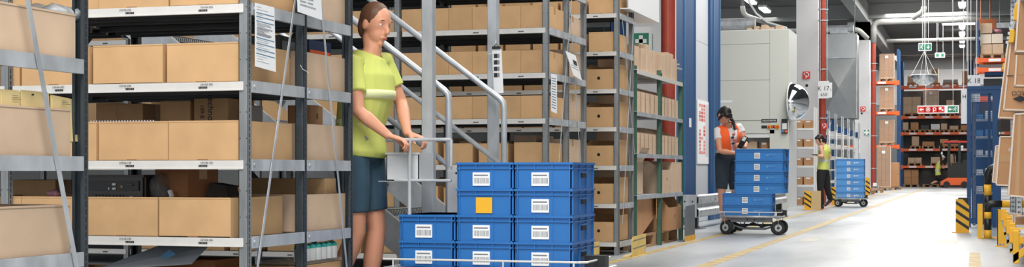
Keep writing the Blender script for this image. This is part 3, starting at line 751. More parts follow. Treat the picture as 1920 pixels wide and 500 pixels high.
# ------------------------------------------------------------ green-posted shelving, fronts face the aisle
GL = [.57, 1.0, 1.43, 1.86]
gs = empty('green_shelving', (-3.55, 16.2, 0)); tag(gs, 'low shelving with green posts beside the red pipe', 'shelf rack')
gy = [14.98, 16.25, 17.5]
for y in gy[1:]:
    for x in (-3.33, -3.9):
        mb = MB(M_GREENP); mb.box(x - .025, x + .025, y - .025, y - .021, 0, 1.93 if y < 17 else 1.88); mb.box(x - .025 if x < -3.5 else x + .021, x - .021 if x < -3.5 else x + .025, y - .025, y + .025, 0, 1.9); mb.build('post', gs)
for x in (-3.33, -3.9):
    y = gy[0] + .03; mb = MB(M_GREENP); mb.box(x - .02, x + .02, y, y + .004, 0, 1.9); mb.build('post', gs)
for z in GL:
    for a, b in zip(gy, gy[1:]):
        mb = MB(M_BEAM if z > 1.8 else M_GALV); mb.box(-3.92, -3.305, a, b - .03, z - .006, z); mb.box(-3.305, -3.30, a, b - .028, z - .045, z); mb.box(-3.92, -3.915, a, b - .03, z - .04, z); mb.build('shelf', gs)
# magazine boxes (holed) facing +X
def mag_proto(w, d, h, hf):
    e = empty('magazine_box', (0, 0, -50)); tag(e, 'm', 'box'); t = .004
    mb = MB(M_CARDP); mb.hole_panel(-w/2, w/2, 0, hf, 0, 0, hf*.68, .013, t)
    for x in (-w/2, w/2 - t): mb.prism([(x, t, 0), (x, d, 0), (x, d, h), (x, d*.55, h), (x, t, hf)], (t, 0, 0))
    mb.box(-w/2, w/2, d - t, d, 0, h); mb.box(-w/2, w/2, t, d, 0, t); mb.build('bin_body', e, local=True)
    mb = MB(M_CARD2); mb.box(-w/2 + t, w/2 - t, t + .002, t + .005, t, hf - .004); mb.build('hole_backing', e, local=True); return e
MAG = mag_proto(.17, .42, .30, .21)
SOLID = carton_proto(.15, .4, .27, M_CARDP, tape=False)
GR = 'punched boxes on the green-posted shelving'
mlab = 'pale punched box, %s from the near end, %s shelf of green-posted shelving'
for zi, zn in ((1.0, 'middle'), (1.43, 'upper')):
    y = gy[0] + .1
    ys = []
    for a, b in zip(gy, gy[1:]):
        y = a + .14
        while y < b - .12: ys.append(y); y += (.235 if a == gy[0] and zi > 1.2 else .205)
    for k, y in enumerate(ys): put(MAG, (-3.325, y, zi + .001), R(90), mlab % (ORD[k], zn), GR)
ys = [15.1, 15.42, 15.62, 15.8, 16.0, 16.42, 16.6, 16.78, 16.98, 17.18]
for k, y in enumerate(ys): put(SOLID, (-3.33, y, 1.861), R(90) + R(random.uniform(-4, 4)), 'pale upright box, %s from the near end, on top of green-posted shelving' % ORD[k], 'boxes on top of the green-posted shelving', (1, 1, random.choice((1, .95, 1.12, .9))))
# open cartons on the lower shelf (0.57)
carton('tall open carton with raised flaps on the lower green-posted shelf', .42, .38, .34, (-3.56, 15.36, .571), R(90), M_CARDP, open_=62)
def slant_box(lb, y0, y1, z, h, hf, X0=-3.72, X1=-3.31, m=M_CARD2, hole=True):
    e = empty('open_fronted_carton', ((X0 + X1)/2, (y0 + y1)/2, z)); tag(e, lb, 'box', 'large open-fronted cartons near the pallets'); t = .005
    mb = MB(m, M_CARDIN)
    for y in (y0, y1 - t): mb.prism([(X1, y, z), (X1, y, z + hf), (X1 - .16, y, z + h), (X0, y, z + h), (X0, y, z)], (0, t, 0))
    mb.box(X1 - t, X1, y0 + t, y1 - t, z, z + hf); mb.box(X0, X0 + t, y0 + t, y1 - t, z, z + h); mb.box(X0 + t, X1 - t, y0 + t, y1 - t, z, z + t); mb.build('carton_body', e)
    if hole: mb = MB(M_SLOT); mb.cyl((X1 + .001, (y0+y1)/2, z + hf*.6), (X1 - .004, (y0+y1)/2, z + hf*.6), .016, 14); mb.build('grip_hole', e)
    return e
slant_box('open-fronted carton with a grip hole on the lower green-posted shelf', 16.32, 16.82, .571, .36, .26, m=M_CARDP)
slant_box('wider open-fronted carton at the far end of the lower green shelf', 16.86, 17.44, .571, .36, .35, m=M_CARDP, hole=False)
mb = MB(M_REDS); mb.cyl((-3.6, 16.75, .934), (-3.6, 16.75, .96), .10, 14); mb.sph((-3.52, 16.6, .95), .06, .09, .022); tag(mb.build('red_bag', smooth=True), 'red plastic bundle lying above the open-fronted carton', 'bag')
# pallets and big cartons on the floor under it
def pallet_proto(w=.8, d=1.2, h=.144):
    e = empty('wooden_pallet', (0, 0, -50)); tag(e, 'wooden pallet', 'pallet')
    mb = MB(M_WOOD)
    for i in range(5): x = -w/2 + .06 + i*(w - .12)/4; mb.box(x - .055, x + .055, -d/2, d/2, h - .022, h)
    for y in (-d/2 + .07, 0, d/2 - .07): mb.box(-w/2, w/2, y - .05, y + .05, h - .044, h - .022)
    mb.build('deck_boards', e, local=True)
    for y in (-d/2 + .07, 0, d/2 - .07):
        for x in (-w/2 + .05, 0, w/2 - .05):
            mb = MB(M_WOOD); mb.box(x - .05, x + .05, y - .05, y + .05, .022, h - .044); mb.build('block', e, local=True)
    for x in (-w/2 + .05, 0, w/2 - .05): mb = MB(M_WOOD); mb.box(x - .05, x + .05, -d/2, d/2, 0, .022); mb.build('bottom_board', e, local=True)
    return e
PAL = pallet_proto()
PG = 'wooden pallets'
put(PAL, (-3.76, 15.62, 0), 0, 'wooden pallet on the floor, nearer one under the green-posted shelving', PG)
put(PAL, (-3.76, 16.87, 0), 0, 'wooden pallet on the floor, farther one under the green-posted shelving', PG)
# tipped big carton
e = empty('open_fronted_carton', (-3.6, 15.6, .145)); tag(e, 'big brown carton tipped over with its punched flap hanging, on nearer pallet', 'box', None)
mb = MB(M_CARD2); t = .006
X1, X0 = -3.36, -3.95
mb.prism([(X1, 15.06, .15), (X1, 15.5, .15), (X1, 16.2, .34), (X1, 16.2, .54), (X1, 15.06, .54)], (-t, 0, 0)); mb.box(X0, X1 - t, 15.06, 15.06 + t, .15, .54); mb.box(X0, X1 - t, 15.06, 16.2, .54 - t, .54); mb.box(X0, X1 - t, 15.07, 15.5, .15, .15 + t); mb.box(X0, X0 + t, 15.06, 16.2, .15, .54); mb.build('carton_body', e)
mb = MB(M_CARD2); mb.prism([(X1 + .05, 15.98, .30), (X1 + .0, 16.22, .33), (X1, 16.22, .54), (X1 + .05, 15.98, .53)], (.005, .003, 0)); mb.use(M_SLOT); mb.cyl((X1 + .05, 16.08, .44), (X1 + .035, 16.08, .44), .017, 12); mb.build('front_flap', e)
slant_box('big brown open-fronted carton on the farther pallet', 16.62, 17.36, .145, .46, .26, X0=-3.95, X1=-3.3)
carton('slim brown carton between the two big cartons on the pallets', .3, .16, .3, (-3.56, 16.4, .145), 0, M_CARD2)
# ------------------------------------------------------------ first aid sign (folded) on the first column
e = empty('first_aid_sign', (-4.25, 19.5, 2.3)); tag(e, 'green and white first-aid cross sign folded round the near column', 'sign')
a = atY(1191, 60, 19.5); b = atY(1214, 60, 19.5); c = atY(1220, 104, 19.5)
mb = MB(M_PAPER); zt, zb = atY(1205, 50, 19.5).z, atY(1205, 106, 19.5).z; xl = a.x - .02; xr = atY(1219, 60, 19.5).x
mb.box(xl, xr, 19.48, 19.50, zb, zt); xr2 = atY(1233, 60, 19.8).x; mb.prism([(xr, 19.48, zb), (xr, 19.48, zt), (xr2, 19.9, zt + .0), (xr2, 19.9, zb)], (0, .02, 0)); mb.build('board', e)
gz1, gz0 = atY(1205, 62, 19.48).z, atY(1205, 92, 19.48).z; cx = (a.x + b.x)/2; cz = (gz0 + gz1)/2; hw = (gz1 - gz0)/2
mb = MB(M_GREENS); mb.box(cx - hw, cx + hw, 19.475, 19.48, gz0, gz1); mb.use(M_PAPER); mb.box(cx - hw*.25, cx + hw*.25, 19.472, 19.475, cz - hw*.72, cz + hw*.72); mb.box(cx - hw*.72, cx + hw*.72, 19.472, 19.475, cz - hw*.25, cz + hw*.25); mb.build('cross_print', e)
d = Vector((xr2 - xr, .42, 0)); n_ = Vector((.42, -(xr2 - xr), 0)).normalized()*.003
def fq(u, z): return Vector((xr, 19.48, 0)) + d*u + Vector((0, 0, z)) + n_
mb = MB(M_GREENS); mb.prism([fq(.25, gz0), fq(.25, gz1), fq(.92, gz1), fq(.92, gz0)], n_*.5); mb.use(M_PAPER)
mb.prism([fq(.5, cz - hw*.72) + n_, fq(.5, cz + hw*.72) + n_, fq(.68, cz + hw*.72) + n_, fq(.68, cz - hw*.72) + n_], n_*.5); mb.prism([fq(.33, cz - hw*.25) + n_, fq(.33, cz + hw*.25) + n_, fq(.84, cz + hw*.25) + n_, fq(.84, cz - hw*.25) + n_], n_*.5); mb.build('cross_print', e)

# ------------------------------------------------------------ blue-framed lift enclosure
XB = -4.2
def yx(px): return atX(px, 300, XB).y
e = empty('blue_framed_enclosure', (-4.6, (yx(1267) + yx(1350))/2, 0)); tag(e, 'tall blue steel framed enclosure with pale infill panel and poster', 'enclosure')
ys = [yx(1268), yx(1284), yx(1304), yx(1332), yx(1350)]
mb = MB(M_BLUE); mb.box(-5.2, XB, ys[0], ys[0] + .012, 0, 6.2); mb.box(-5.2, -5.188, ys[0], ys[4], 0, 6.2); mb.build('rear_panel', e)
for a, b in ((ys[0], ys[1] - .02), (ys[1] + .02, ys[2]), (ys[3], ys[3] + .34), (ys[3] + .40, ys[4])):
    mb = MB(M_BLUE); mb.box(XB - .25, XB, a, b, 0, 6.2); mb.bevel(.006); mb.build('blue_post', e)
    mb = MB(M_BLUEL); mb.box(XB - .24, XB + .012, b - .03, b - .01, 0, 6.2); mb.build('edge_trim', e)
zsp = [0, 2.9, 6.2]
for z0, z1 in zip(zsp, zsp[1:]):
    mb = MB(mat('infill_panel', (200, 203, 208), .5)); mb.box(XB - .06, XB - .04, ys[2], ys[3], z0 + .006, z1); mb.build('infill_panel', e)
a = atX(1307, 187, XB - .03); mb = MB(M_PAPER); P = [atX(1307, 186, XB - .034), atX(1331, 192, XB - .034), atX(1331, 308, XB - .034), atX(1307, 306, XB - .034)]
P[2].z = P[3].z = (P[2].z + P[3].z)/2; P[0].z = P[1].z = (P[0].z + P[1].z)/2
mb.prism(P, (.006, 0, 0)); po = mb.build('poster', origin=P[3]); tag(po, 'tall poster of red and pale plan drawings on the enclosure panel', 'poster')
random.seed(21)
def pq(u0, v0, u1, v1, m, k=.0068):
    q = lambda u, v: P[0].lerp(P[1], u).lerp(P[3].lerp(P[2], u), v) + Vector((k, 0, 0)); mb = MB(m); mb.prism([q(u0, v0), q(u1, v0), q(u1, v1), q(u0, v1)], (.0006, 0, 0)); return mb.build('print', po)
M_PK = mat('print_pale_red', (226, 140, 130), .7); M_PG = mat('print_grey', (206, 208, 212), .7)
pq(.62, .05, .9, .88, M_PG)
for r in range(14):
    v = .06 + r*.057
    for c in range(3):
        if random.random() < .8 and not (.3 < v < .42 and c < 2): pq(.12 + c*.17, v, .25 + c*.17, v + .042, M_PK if random.random() < .75 else M_INKR)
mb = MB(M_WHITE); q0 = atX(1293, 238, XB + .002); mb.box(XB + .001, XB + .004, q0.y - .04, q0.y + .14, q0.z, q0.z + .14); tag(mb.build('paper_note'), 'small white note stuck on the blue frame left of the poster', 'note')

# ------------------------------------------------------------ guard rail
e = empty('guard_rail', (-3.8, 24, 0)); tag(e, 'galvanised crash guard rail running behind the woman and her trolley', 'guard rail')
g0, g1 = 20.75, 31.0; XG = -3.72
mb = MB(M_GALV); z0, z1 = .165, .485
prof = [(0, z1), (.035, z1 - .02), (.035, z1 - .10), (0, z1 - .135), (0, z0 + .135), (.035, z0 + .10), (.035, z0 + .02), (0, z0)]
mb.prism([(XG + p[0], g0, p[1]) for p in prof] + [(XG - .004 + p[0], g0, p[1]) for p in prof[::-1]], (0, g1 - g0, 0)); mb.build('rail', e)
mb = MB(M_GALV); mb.box(XG - .24, XG + .0, g0 - .008, g0, z0, z1); mb.bevel(.003); mb.use(M_SLOT)
for z in (.26, .39):
    for x in (-.17, -.06): mb.cyl((XG + x, g0 - .0085, z), (XG + x, g0 - .007, z), .012, 10)
mb.build('end_plate', e)
mb = MB(M_SLOT)
for k in range(8):
    y = g0 + .15 + k*.4; mb.cyl((XG + .036, y, .40), (XG + .0345, y, .40), .015, 10); mb.cyl((XG + .036, y, .25), (XG + .0345, y, .25), .015, 10)
mb.build('bolt_hole', e)
for y in (g0 + .25, g0 + 3.5, g0 + 7, g1 - .4):
    mb = MB(M_BLACK); mb.box(XG - .14, XG - .03, y - .06, y + .06, .01, .45); mb.build('post', e)
    mb = MB(M_GALVD); mb.box(XG - .22, XG + .06, y - .12, y + .12, 0, .012); mb.cyl((XG - .0, y - .08, .012), (XG - .0, y - .08, .04), .012, 8); mb.build('base_plate', e)

# ------------------------------------------------------------ grey vertical carousel cabinet
e = empty('carousel_cabinet', (-5.2, 34, 0)); tag(e, 'huge pale grey storage carousel cabinet behind the woman in orange', 'cabinet')
YC0 = 33.1; XC1 = -3.9; XC0 = -6.9; ZC = 3.92
zo0, zo1 = atY(1440, 278, YC0).z, atY(1440, 250, YC0).z
xo0 = XC0 + .3; xo1 = atY(1457, 260, YC0).x
mb = MB(M_CAB); seams = [ZC - .28, 2.98, 2.05, 1.66, zo1]
prev = ZC
for z in (3.30+.32, 2.82, 1.93, zo1 + .28, zo1):
    mb.box(XC0, XC1 - .42, YC0, YC0 + .03, z + .006, prev); prev = z
mb.box(XC0, XC1 - .42, YC0, YC0 + .03, 0, zo0); mb.box(XC0, xo0, YC0, YC0 + .03, zo0, zo1)
mb.box(XC1 - .414, XC1, YC0 - .004, YC0 + .03, 0, ZC); mb.box(xo1, XC1 - .41, YC0, YC0 + .03, zo0, zo1 + .01); mb.build('front_panel', e)
mb = MB(M_SLOT); mb.box(XC0 + .01, XC1 - .02, YC0 + .012, YC0 + .016, zo1, ZC - .01); mb.build('seam_backing', e)
mb = MB(M_CABW); mb.box(XC1 - .03, XC1, YC0 + .03, YC0 + 1.6, 0, ZC - .0); mb.box(XC0, XC0 + .03, YC0 + .03, YC0 + 1.6, 0, ZC); mb.box(XC0, XC1, YC0 + 1.57, YC0 + 1.6, 0, ZC); mb.build('side_panel', e)
mb = MB(M_CABW); mb.box(XC0, XC1, YC0, YC0 + 1.6, ZC, ZC + .02); mb.build('top_panel', e)
mb = MB(M_WHITE); mb.box(xo0, xo1, YC0 + .03, YC0 + .7, zo0 - .02, zo0); mb.box(xo0, xo1, YC0 + .68, YC0 + .7, zo0, zo1); mb.box(xo0, xo1, YC0 + .03, YC0 + .68, zo1, zo1 + .02); mb.box(xo0, xo1, YC0 + .02, YC0 + .1, zo1 - .09, zo1); mb.build('work_opening', e)
a = atY(1428, 223, YC0); b = atY(1457, 229, YC0); mb = MB(M_INK); mb.box(a.x, b.x, YC0 - .012, YC0, b.z, a.z); mb.build('name_plate', e)
text('INDUSTRIEVER', .055, ((a.x + b.x)/2, YC0 - .0135, (a.z + b.z)/2), '-Y', M_PAPER, e, xs=.82)
a = atY(1428, 235, YC0); b = atY(1460, 240, YC0); mb = MB(M_BLACK); mb.box(a.x, b.x, YC0 - .012, YC0, b.z, a.z); mb.build('control_strip', e)
for px, m, r in ((1442, M_YEL, .045), (1448, M_ORANGE, .02), (1453, M_ORANGE, .02), (1458, M_YEL, .05)):
    c = atY(px, 237.5, YC0 - .02); mb = MB(m); mb.cyl((c.x, YC0 - .03, c.z), (c.x, YC0 - .01, c.z), r, 14)
    if r > .03: mb.use(M_REDS); mb.cyl((c.x, YC0 - .05, c.z), (c.x, YC0 - .03, c.z), r*.55, 12)
    mb.build('control_button', e)
a = atY(1443, 243, YC0); b = atY(1452, 250, YC0); mb = MB(M_PAPER); mb.box(a.x, b.x, YC0 - .004, YC0, b.z, a.z); mb.build('sticker', e)
a = atY(1466, 223, YC0); b = atY(1477, 250, YC0); mb = MB(M_INK); mb.box(a.x, b.x, YC0 - .06, YC0 - .004, b.z, a.z); mb.build('display_housing', e)
a = atY(1467, 231, YC0); b = atY(1476, 242, YC0); mb = MB(M_CABW); mb.box(a.x, b.x, YC0 - .064, YC0 - .06, b.z, a.z); mb.build('screen', e)
a = atY(1466, 243, YC0); b = atY(1471, 248, YC0); mb = MB(M_BLUEL); mb.box(a.x, b.x, YC0 - .064, YC0 - .06, b.z, a.z); c = atY(1474, 246, YC0 - .06); mb.use(M_ORANGE); mb.cyl((c.x, YC0 - .08, c.z), (c.x, YC0 - .06, c.z), .03, 12); mb.build('keypad', e)
a = atY(1350, 188, YC0); b = atY(1373, 192, YC0); mb = MB(M_PAPER); mb.box(a.x, b.x, YC0 - .003, YC0, b.z, a.z); mb.build('sticker', e)
for k, (x0, x1, lb) in enumerate([(1396, 1420, 'pale box in the work opening of the grey cabinet, left one'), (1427, 1440, 'small brown box in the cabinet opening, middle one'), (1441, 1456, 'small brown box in the cabinet opening, right one')]):
    a = atY(x0, 262, YC0 + .25); b = atY(x1, 262, YC0 + .25)
    ee = carton(lb, b.x - a.x, .3, (.15 if k else .16), ((a.x + b.x)/2, YC0 + .36, zo0 + .001), 0, M_CARD2 if k else M_CARDP, tape=False)
    if k: mb = MB(M_PAPER); c = (a.x + b.x)/2; mb.box(c - .05, c + .04, YC0 + .2, YC0 + .209, zo0 + .09, zo0 + .13); mb.build('box_label', ee)
mb = MB(M_GALV); mb.cyl((-6.6, 33.6, 4.12), (-4.7, 33.6, 4.12), .12, 16); mb.box(-6.9, -6.75, 33.3, 33.9, 3.94, 4.4); tag(mb.build('duct'), 'short ventilation duct lying on top of the grey cabinet', 'duct')
mb = MB(M_CARDP)
for k in range(5): mb.box(-4.85 + k*.16, -4.75 + k*.17, 33.3, 33.9, 3.941 + (k % 2)*.0, 4.0 + .03*(k % 3))
tag(mb.build('timber_offcuts'), 'pale board offcuts lying on top of the grey cabinet', 'boards')
# convex mirror on the cabinet's side
e = empty('convex_mirror', (XC1 + .02, 33.9, 2.2)); tag(e, 'bulging convex dome mirror on the side of the grey cabinet', 'mirror')
c = atX(1484, 191, -3.86); Rm = .42
mb = MB(M_CHROME); rows = []; dirv = Vector((1, -.12, 0)).normalized(); sd = Vector((0, 0, 1)); s2 = dirv.cross(sd)
n = 28
for j in range(9):
    ph = math.radians(88) * j / 8; rr = Rm*math.sin(ph)/math.sin(math.radians(88)); hh = (math.cos(ph) - math.cos(math.radians(88)))*.40
    rows.append([mb.bm.verts.new(c + dirv*hh + sd*rr*math.cos(2*math.pi*k/n) + s2*rr*math.sin(2*math.pi*k/n)) for k in range(n)] if j else [mb.bm.verts.new(c + dirv*hh)])
for j in range(8):
    for k in range(n):
        k2 = (k + 1) % n
        mb.f([rows[0][0], rows[1][k], rows[1][k2]] if j == 0 else [rows[j][k], rows[j+1][k], rows[j+1][k2], rows[j][k2]])
mb.build('dome', e, smooth=True)
mb = MB(M_WHITE); P = [c + sd*(Rm + .005)*math.cos(2*math.pi*k/24) + s2*(Rm + .005)*math.sin(2*math.pi*k/24) for k in range(25)]; mb.tube(P, .014, 8); mb.bar(c - dirv*.02, (XC1, c.y + .0, c.z), .04, .04); mb.build('rim', e)
def hang(e, xs, y, z0): 
    for x in xs: mb = MB(M_WHITE); mb.cyl((x, y, z0), (x, y, 7.3), .006, 6); mb.build('hanger', e)
# ------------------------------------------------------------ signs
def fire_sign(px, py, s, Y, lb):
    c = atY(px, py, Y); w = s * (Y / .99) / FPX / 2; e = empty('fire_sign', (c.x, Y, c.z - w)); tag(e, lb, 'sign', 'small red fire equipment signs')
    mb = MB(M_REDS); mb.box(c.x - w, c.x + w, Y - .01, Y, c.z - w, c.z + w); mb.build('board', e)
    mb = MB(M_PAPER); mb.bar((c.x - w*.1, Y - .012, c.z - w*.8), (c.x - w*.1, Y - .012, c.z + w*.1), w*.22, .003, up=(0, 1, 0))
    P = [(c.x + w*(.1 + .5*math.cos(t)), Y - .012, c.z + w*(.15 + .55*math.sin(t))) for t in [R(-120 + 30*k) for k in range(9)]]; mb.tube(P, w*.14, 6); mb.bar((c.x - w*.6, Y - .012, c.z + w*.1), (c.x - w*.5, Y - .012, c.z + w*.75), w*.18, .003, up=(0, 1, 0)); mb.build('hose_symbol', e); return e
fire_sign(1512, 141, 13.5, 39.58, 'red fire hose sign high on the white column beside the cabinet')
fire_sign(1618, 204, 9, 59.48, 'tiny red fire sign on the farther white column')
fire_sign(1545.5, 236, 11, 38.5, 'red fire hose sign low on the red pipe under K 17')
c = atY(1625, 248, 59.48); mb = MB(M_PAPER); mb.box(c.x - .1, c.x + .1, 59.46, 59.48, c.z - .1, c.z + .1); mb.use(M_GREENS)
for sx in (-1, 1):
    for sz in (-1, 1): mb.box(c.x + sx*.065 - .028, c.x + sx*.065 + .028, 59.455, 59.46, c.z + sz*.065 - .028, c.z + sz*.065 + .028)
tag(mb.build('first_aid_sign'), 'tiny green first-aid sign low on the farther white column', 'sign')
# K 17 sign
Yk = 38.0; a = atY(1534, 152, Yk); b = atY(1560, 184, Yk)
e = empty('aisle_sign', ((a.x+b.x)/2, Yk, b.z)); tag(e, 'white hanging aisle sign reading K 17 over 650 by the red pipe', 'sign')
mb = MB(M_PAPER); mb.box(a.x, b.x - .07, Yk - .01, Yk, b.z, a.z); mb.box(b.x - .07, b.x, Yk + .02, Yk + .03, b.z + .02, a.z - .04); mb.build('board', e)
text('K 17', .15, ((a.x+b.x)/2 - .04, Yk - .012, a.z - .19), '-Y', M_INK, e); text('650', .11, ((a.x+b.x)/2 - .03, Yk - .012, b.z + .09), '-Y', M_INK, e); hang(e, (a.x + .05, b.x - .12), Yk - .005, a.z); text('i', .12, (b.x - .035, Yk + .018, (a.z + b.z)/2), '-Y', M_INK, e)
# K 18 and H signs at the cage
Yk = 23.5
a = atY(1814, 141, Yk); b = atY(1838, 166, Yk); e = empty('aisle_sign', (a.x, Yk, b.z)); tag(e, 'white aisle sign reading K 18 above the blue mesh cage', 'sign')
mb = MB(M_PAPER); mb.box(a.x, b.x, Yk - .01, Yk, b.z - .2, a.z); mb.build('board', e); hang(e, (a.x + .05, b.x - .05), Yk - .005, a.z); text('K 18', .1, ((a.x+b.x)/2 + .0, Yk - .012, atY(1826, 151.5, Yk).z), '-Y', M_INK, e)
a = atY(1802, 166, Yk + 1); b = atY(1815, 196, Yk + 1); e = empty('aisle_sign', (a.x, Yk + 1, b.z)); tag(e, 'narrow white sign with the letter H left of the blue cage', 'sign')
mb = MB(M_PAPER); mb.box(a.x, b.x + .06, Yk + .99, Yk + 1, b.z - .3, a.z); mb.build('board', e); hang(e, (a.x + .04, b.x), Yk + .995, a.z); text('H', .085, (atY(1808, 181, Yk + .98).x, Yk + .985, atY(1808, 181, Yk + .98).z), '-Y', M_INK, e)
# exit signs hung from the roof
def man(mb, x, y, z, s):
    mb.sph((x + .12*s, y, z + .36*s), .09*s, .01, .09*s, nu=8, nv=5)
    for p, q in (((.05, .25), (-.05, -.02)), ((-.05, -.02), (.12, -.18)), ((.12, -.18), (.06, -.38)), ((-.05, -.02), (-.2, -.15)), ((-.2, -.15), (-.36, -.18)), ((.05, .22), (.25, .08)), ((.05, .22), (-.18, .2)), ((-.18, .2), (-.28, .05))):
        mb.bar((x + p[0]*s, y, z + p[1]*s), (x + q[0]*s, y, z + q[1]*s), .09*s, .004, up=(0, 1, 0))
def arrow(mb, x, y, z, s, dx, dz):
    d = Vector((dx, 0, dz)); n = Vector((-dz, 0, dx)); c = Vector((x, y, z)); mb.bar(c - d*.35*s, c + d*.2*s, .13*s, .004, up=(0, 1, 0)); mb.prism([c + d*.4*s, c + n*.28*s + d*.02*s, c - n*.28*s + d*.02*s], (0, .003, 0))
Ye = 44.0
a = atY(1722, 81, Ye); b = atY(1747, 95, Ye); e = empty('exit_sign', (a.x, Ye, b.z)); tag(e, 'green and white exit sign with downward arrow hanging above the dome mirror', 'exit sign')
mb = MB(M_PAPER); mb.box(a.x, b.x, Ye - .03, Ye, b.z, a.z); mb.build('board', e); w = b.x - a.x; h = a.z - b.z
mb = MB(M_GREENS); mb.box(a.x + w*.06, a.x + w*.46, Ye - .034, Ye - .03, b.z + h*.12, a.z - h*.12); mb.box(a.x + w*.52, b.x - w*.05, Ye - .034, Ye - .03, b.z + h*.12, a.z - h*.12); mb.build('green_panel', e)
mb = MB(M_PAPER); man(mb, a.x + w*.26, Ye - .037, (a.z + b.z)/2, h*.75); arrow(mb, a.x + w*.74, Ye - .037, (a.z + b.z)/2, h*.75, 0, -1); mb.build('symbol', e); hang(e, (a.x + w*.3, b.x - w*.25), Ye - .015, a.z)
Ye = 62.0
a = atY(1753, 99, Ye); b = atY(1772, 108, Ye); e = empty('exit_sign', (a.x, Ye, b.z)); tag(e, 'smaller framed exit sign hanging farther back, right of the other one', 'exit sign')
mb = MB(M_WHITE); mb.box(a.x, b.x, Ye - .04, Ye, b.z, a.z); mb.build('board', e); w = b.x - a.x; h = a.z - b.z
mb = MB(M_GREENS); mb.box(a.x + w*.12, b.x - w*.12, Ye - .045, Ye - .04, b.z + h*.2, a.z - h*.2); mb.build('green_panel', e); mb = MB(M_PAPER); mb.box(a.x + w*.38, b.x - w*.38, Ye - .048, Ye - .045, b.z + h*.25, a.z - h*.25); mb.build('symbol', e); hang(e, (a.x + w*.2, b.x - w*.2), Ye - .02, a.z)
Ye = 50.0
a = atY(1720.5, 198, Ye); b = atY(1798, 212, Ye); e = empty('safety_sign_strip', (a.x, Ye, b.z)); tag(e, 'long sign strip of red fire symbols and a green exit symbol', 'sign')
mb = MB(M_PAPER); mb.box(a.x, b.x, Ye - .03, Ye, b.z, a.z); mb.build('board', e); w = b.x - a.x; zc = (a.z + b.z)/2; h = (a.z - b.z)*.38
mb = MB(M_REDS)
for k in range(4): x = a.x + w*(.1 + .155*k); mb.box(x - h*1.15, x + h*1.15, Ye - .034, Ye - .03, zc - h, zc + h)
mb.build('red_panel', e)
mb = MB(M_GREENS); mb.box(a.x + w*.73, b.x - w*.03, Ye - .034, Ye - .03, zc - h, zc + h); mb.build('green_panel', e)
mb = MB(M_PAPER); arrow(mb, a.x + w*.1, Ye - .037, zc, h*2, -1, 0); 
x = a.x + w*.255; mb.tube([(x + h*.6*math.cos(t), Ye - .037, zc + h*.6*math.sin(t)) for t in [R(30*k) for k in range(13)]], h*.12, 6); mb.sph((x, Ye - .037, zc), h*.25, .01, h*.25, nu=8, nv=4)
x = a.x + w*.41; mb.tube([(x + h*.45*math.cos(t), Ye - .037, zc + h*.1 + h*.5*math.sin(t)) for t in [R(-110 + 30*k) for k in range(8)]], h*.12, 6); mb.bar((x - h*.3, Ye - .037, zc - h*.8), (x - h*.3, Ye - .037, zc + h*.6), h*.22, .003, up=(0, 1, 0))
x = a.x + w*.565; mb.box(x - h*.6, x + h*.2, Ye - .038, Ye - .034, zc - h*.1, zc + h*.7); mb.box(x + h*.3, x + h*.8, Ye - .038, Ye - .034, zc - h*.5, zc)
arrow(mb, a.x + w*.80, Ye - .037, zc, h*1.9, -1, 0); man(mb, a.x + w*.91, Ye - .037, zc, h*1.9); mb.build('symbol', e); hang(e, (a.x + w*.2, b.x - w*.14), Ye - .015, a.z)
# hanging dome mirror
Ym = 44.6; c = atY(1733, 141, Ym); r = .375
e = empty('dome_mirror', (c.x, c.y, c.z)); tag(e, 'silver dome mirror hung by thin wires over the aisle', 'mirror')
mb = MB(M_CHROME); n = 24; rows = []
for j in range(8):
    ph = math.radians(88) * j / 7; rows.append([mb.bm.verts.new((c.x + r*math.sin(ph)*math.cos(2*math.pi*k/n), c.y + r*math.sin(ph)*math.sin(2*math.pi*k/n), c.z - r*.78*math.cos(ph))) for k in range(n)] if j else [mb.bm.verts.new((c.x, c.y, c.z - r*.78))])
for j in range(7):
    for k in range(n):
        k2 = (k+1) % n; mb.f([rows[0][0], rows[1][k], rows[1][k2]] if j == 0 else [rows[j][k], rows[j+1][k], rows[j+1][k2], rows[j][k2]])
mb.build('dome', e, smooth=True)
mb = MB(M_WHITE); mb.tube([(c.x + r*math.cos(2*math.pi*k/24), c.y + r*math.sin(2*math.pi*k/24), c.z) for k in range(25)], .014, 6); mb.build('rim', e)
top = (c.x, c.y, atY(1733, 96, Ym).z)
for k in range(4): mb = MB(M_WHITE); an = R(20 + 90*k); mb.cyl((c.x + r*math.cos(an), c.y + r*math.sin(an), c.z), top, .006, 6); mb.build('wire', e)
mb = MB(M_WHITE); mb.cyl(top, (c.x, c.y, 7.3), .008, 6); mb.build('wire', e)

# ------------------------------------------------------------ white shelving with boxes behind the cabinet
Yw = 36.2; xa = atY(1489, 300, Yw).x - .6; xb = atY(1527, 300, Yw).x
ws = empty('white_shelving', ((xa+xb)/2, Yw, 0)); tag(ws, 'white shelving of small brown boxes behind the grey cabinet corner', 'shelf rack')
zl = [atY(1510, py, Yw).z for py in (240, 275, 310, 346, 384)]
mb = MB(M_WHITE)
for x in (xa, xb): mb = MB(M_WHITE); mb.box(x - .02, x + .02, Yw, Yw + .04, 0, zl[0] + .5); mb.build('post', ws); mb = MB(M_WHITE); mb.box(x - .02, x + .02, Yw + .5, Yw + .54, 0, zl[0] + .5); mb.build('post', ws)
for z in zl: mb = MB(M_WHITE); mb.box(xa + .02, xb - .02, Yw, Yw + .54, z - .05, z); mb.build('shelf', ws)
WB = carton_proto(.2, .4, .19, M_CARD2, name='small_box', tape=False)
ch = [c for c in WB.children][0]; mb = MB(M_PAPER); mb.box(-.05, .05, -.003, 0, .14, .17); mb.build('box_label', WB, local=True)
for li, z in enumerate(zl):
    x = xb - .15
    for k in range(4): put(WB, (x, Yw + .03, z + .001), 0, 'small brown box, %s from right, %s white shelf from the top' % (ORD[k], ORD[li]), 'small boxes on the white shelving'); x -= .235
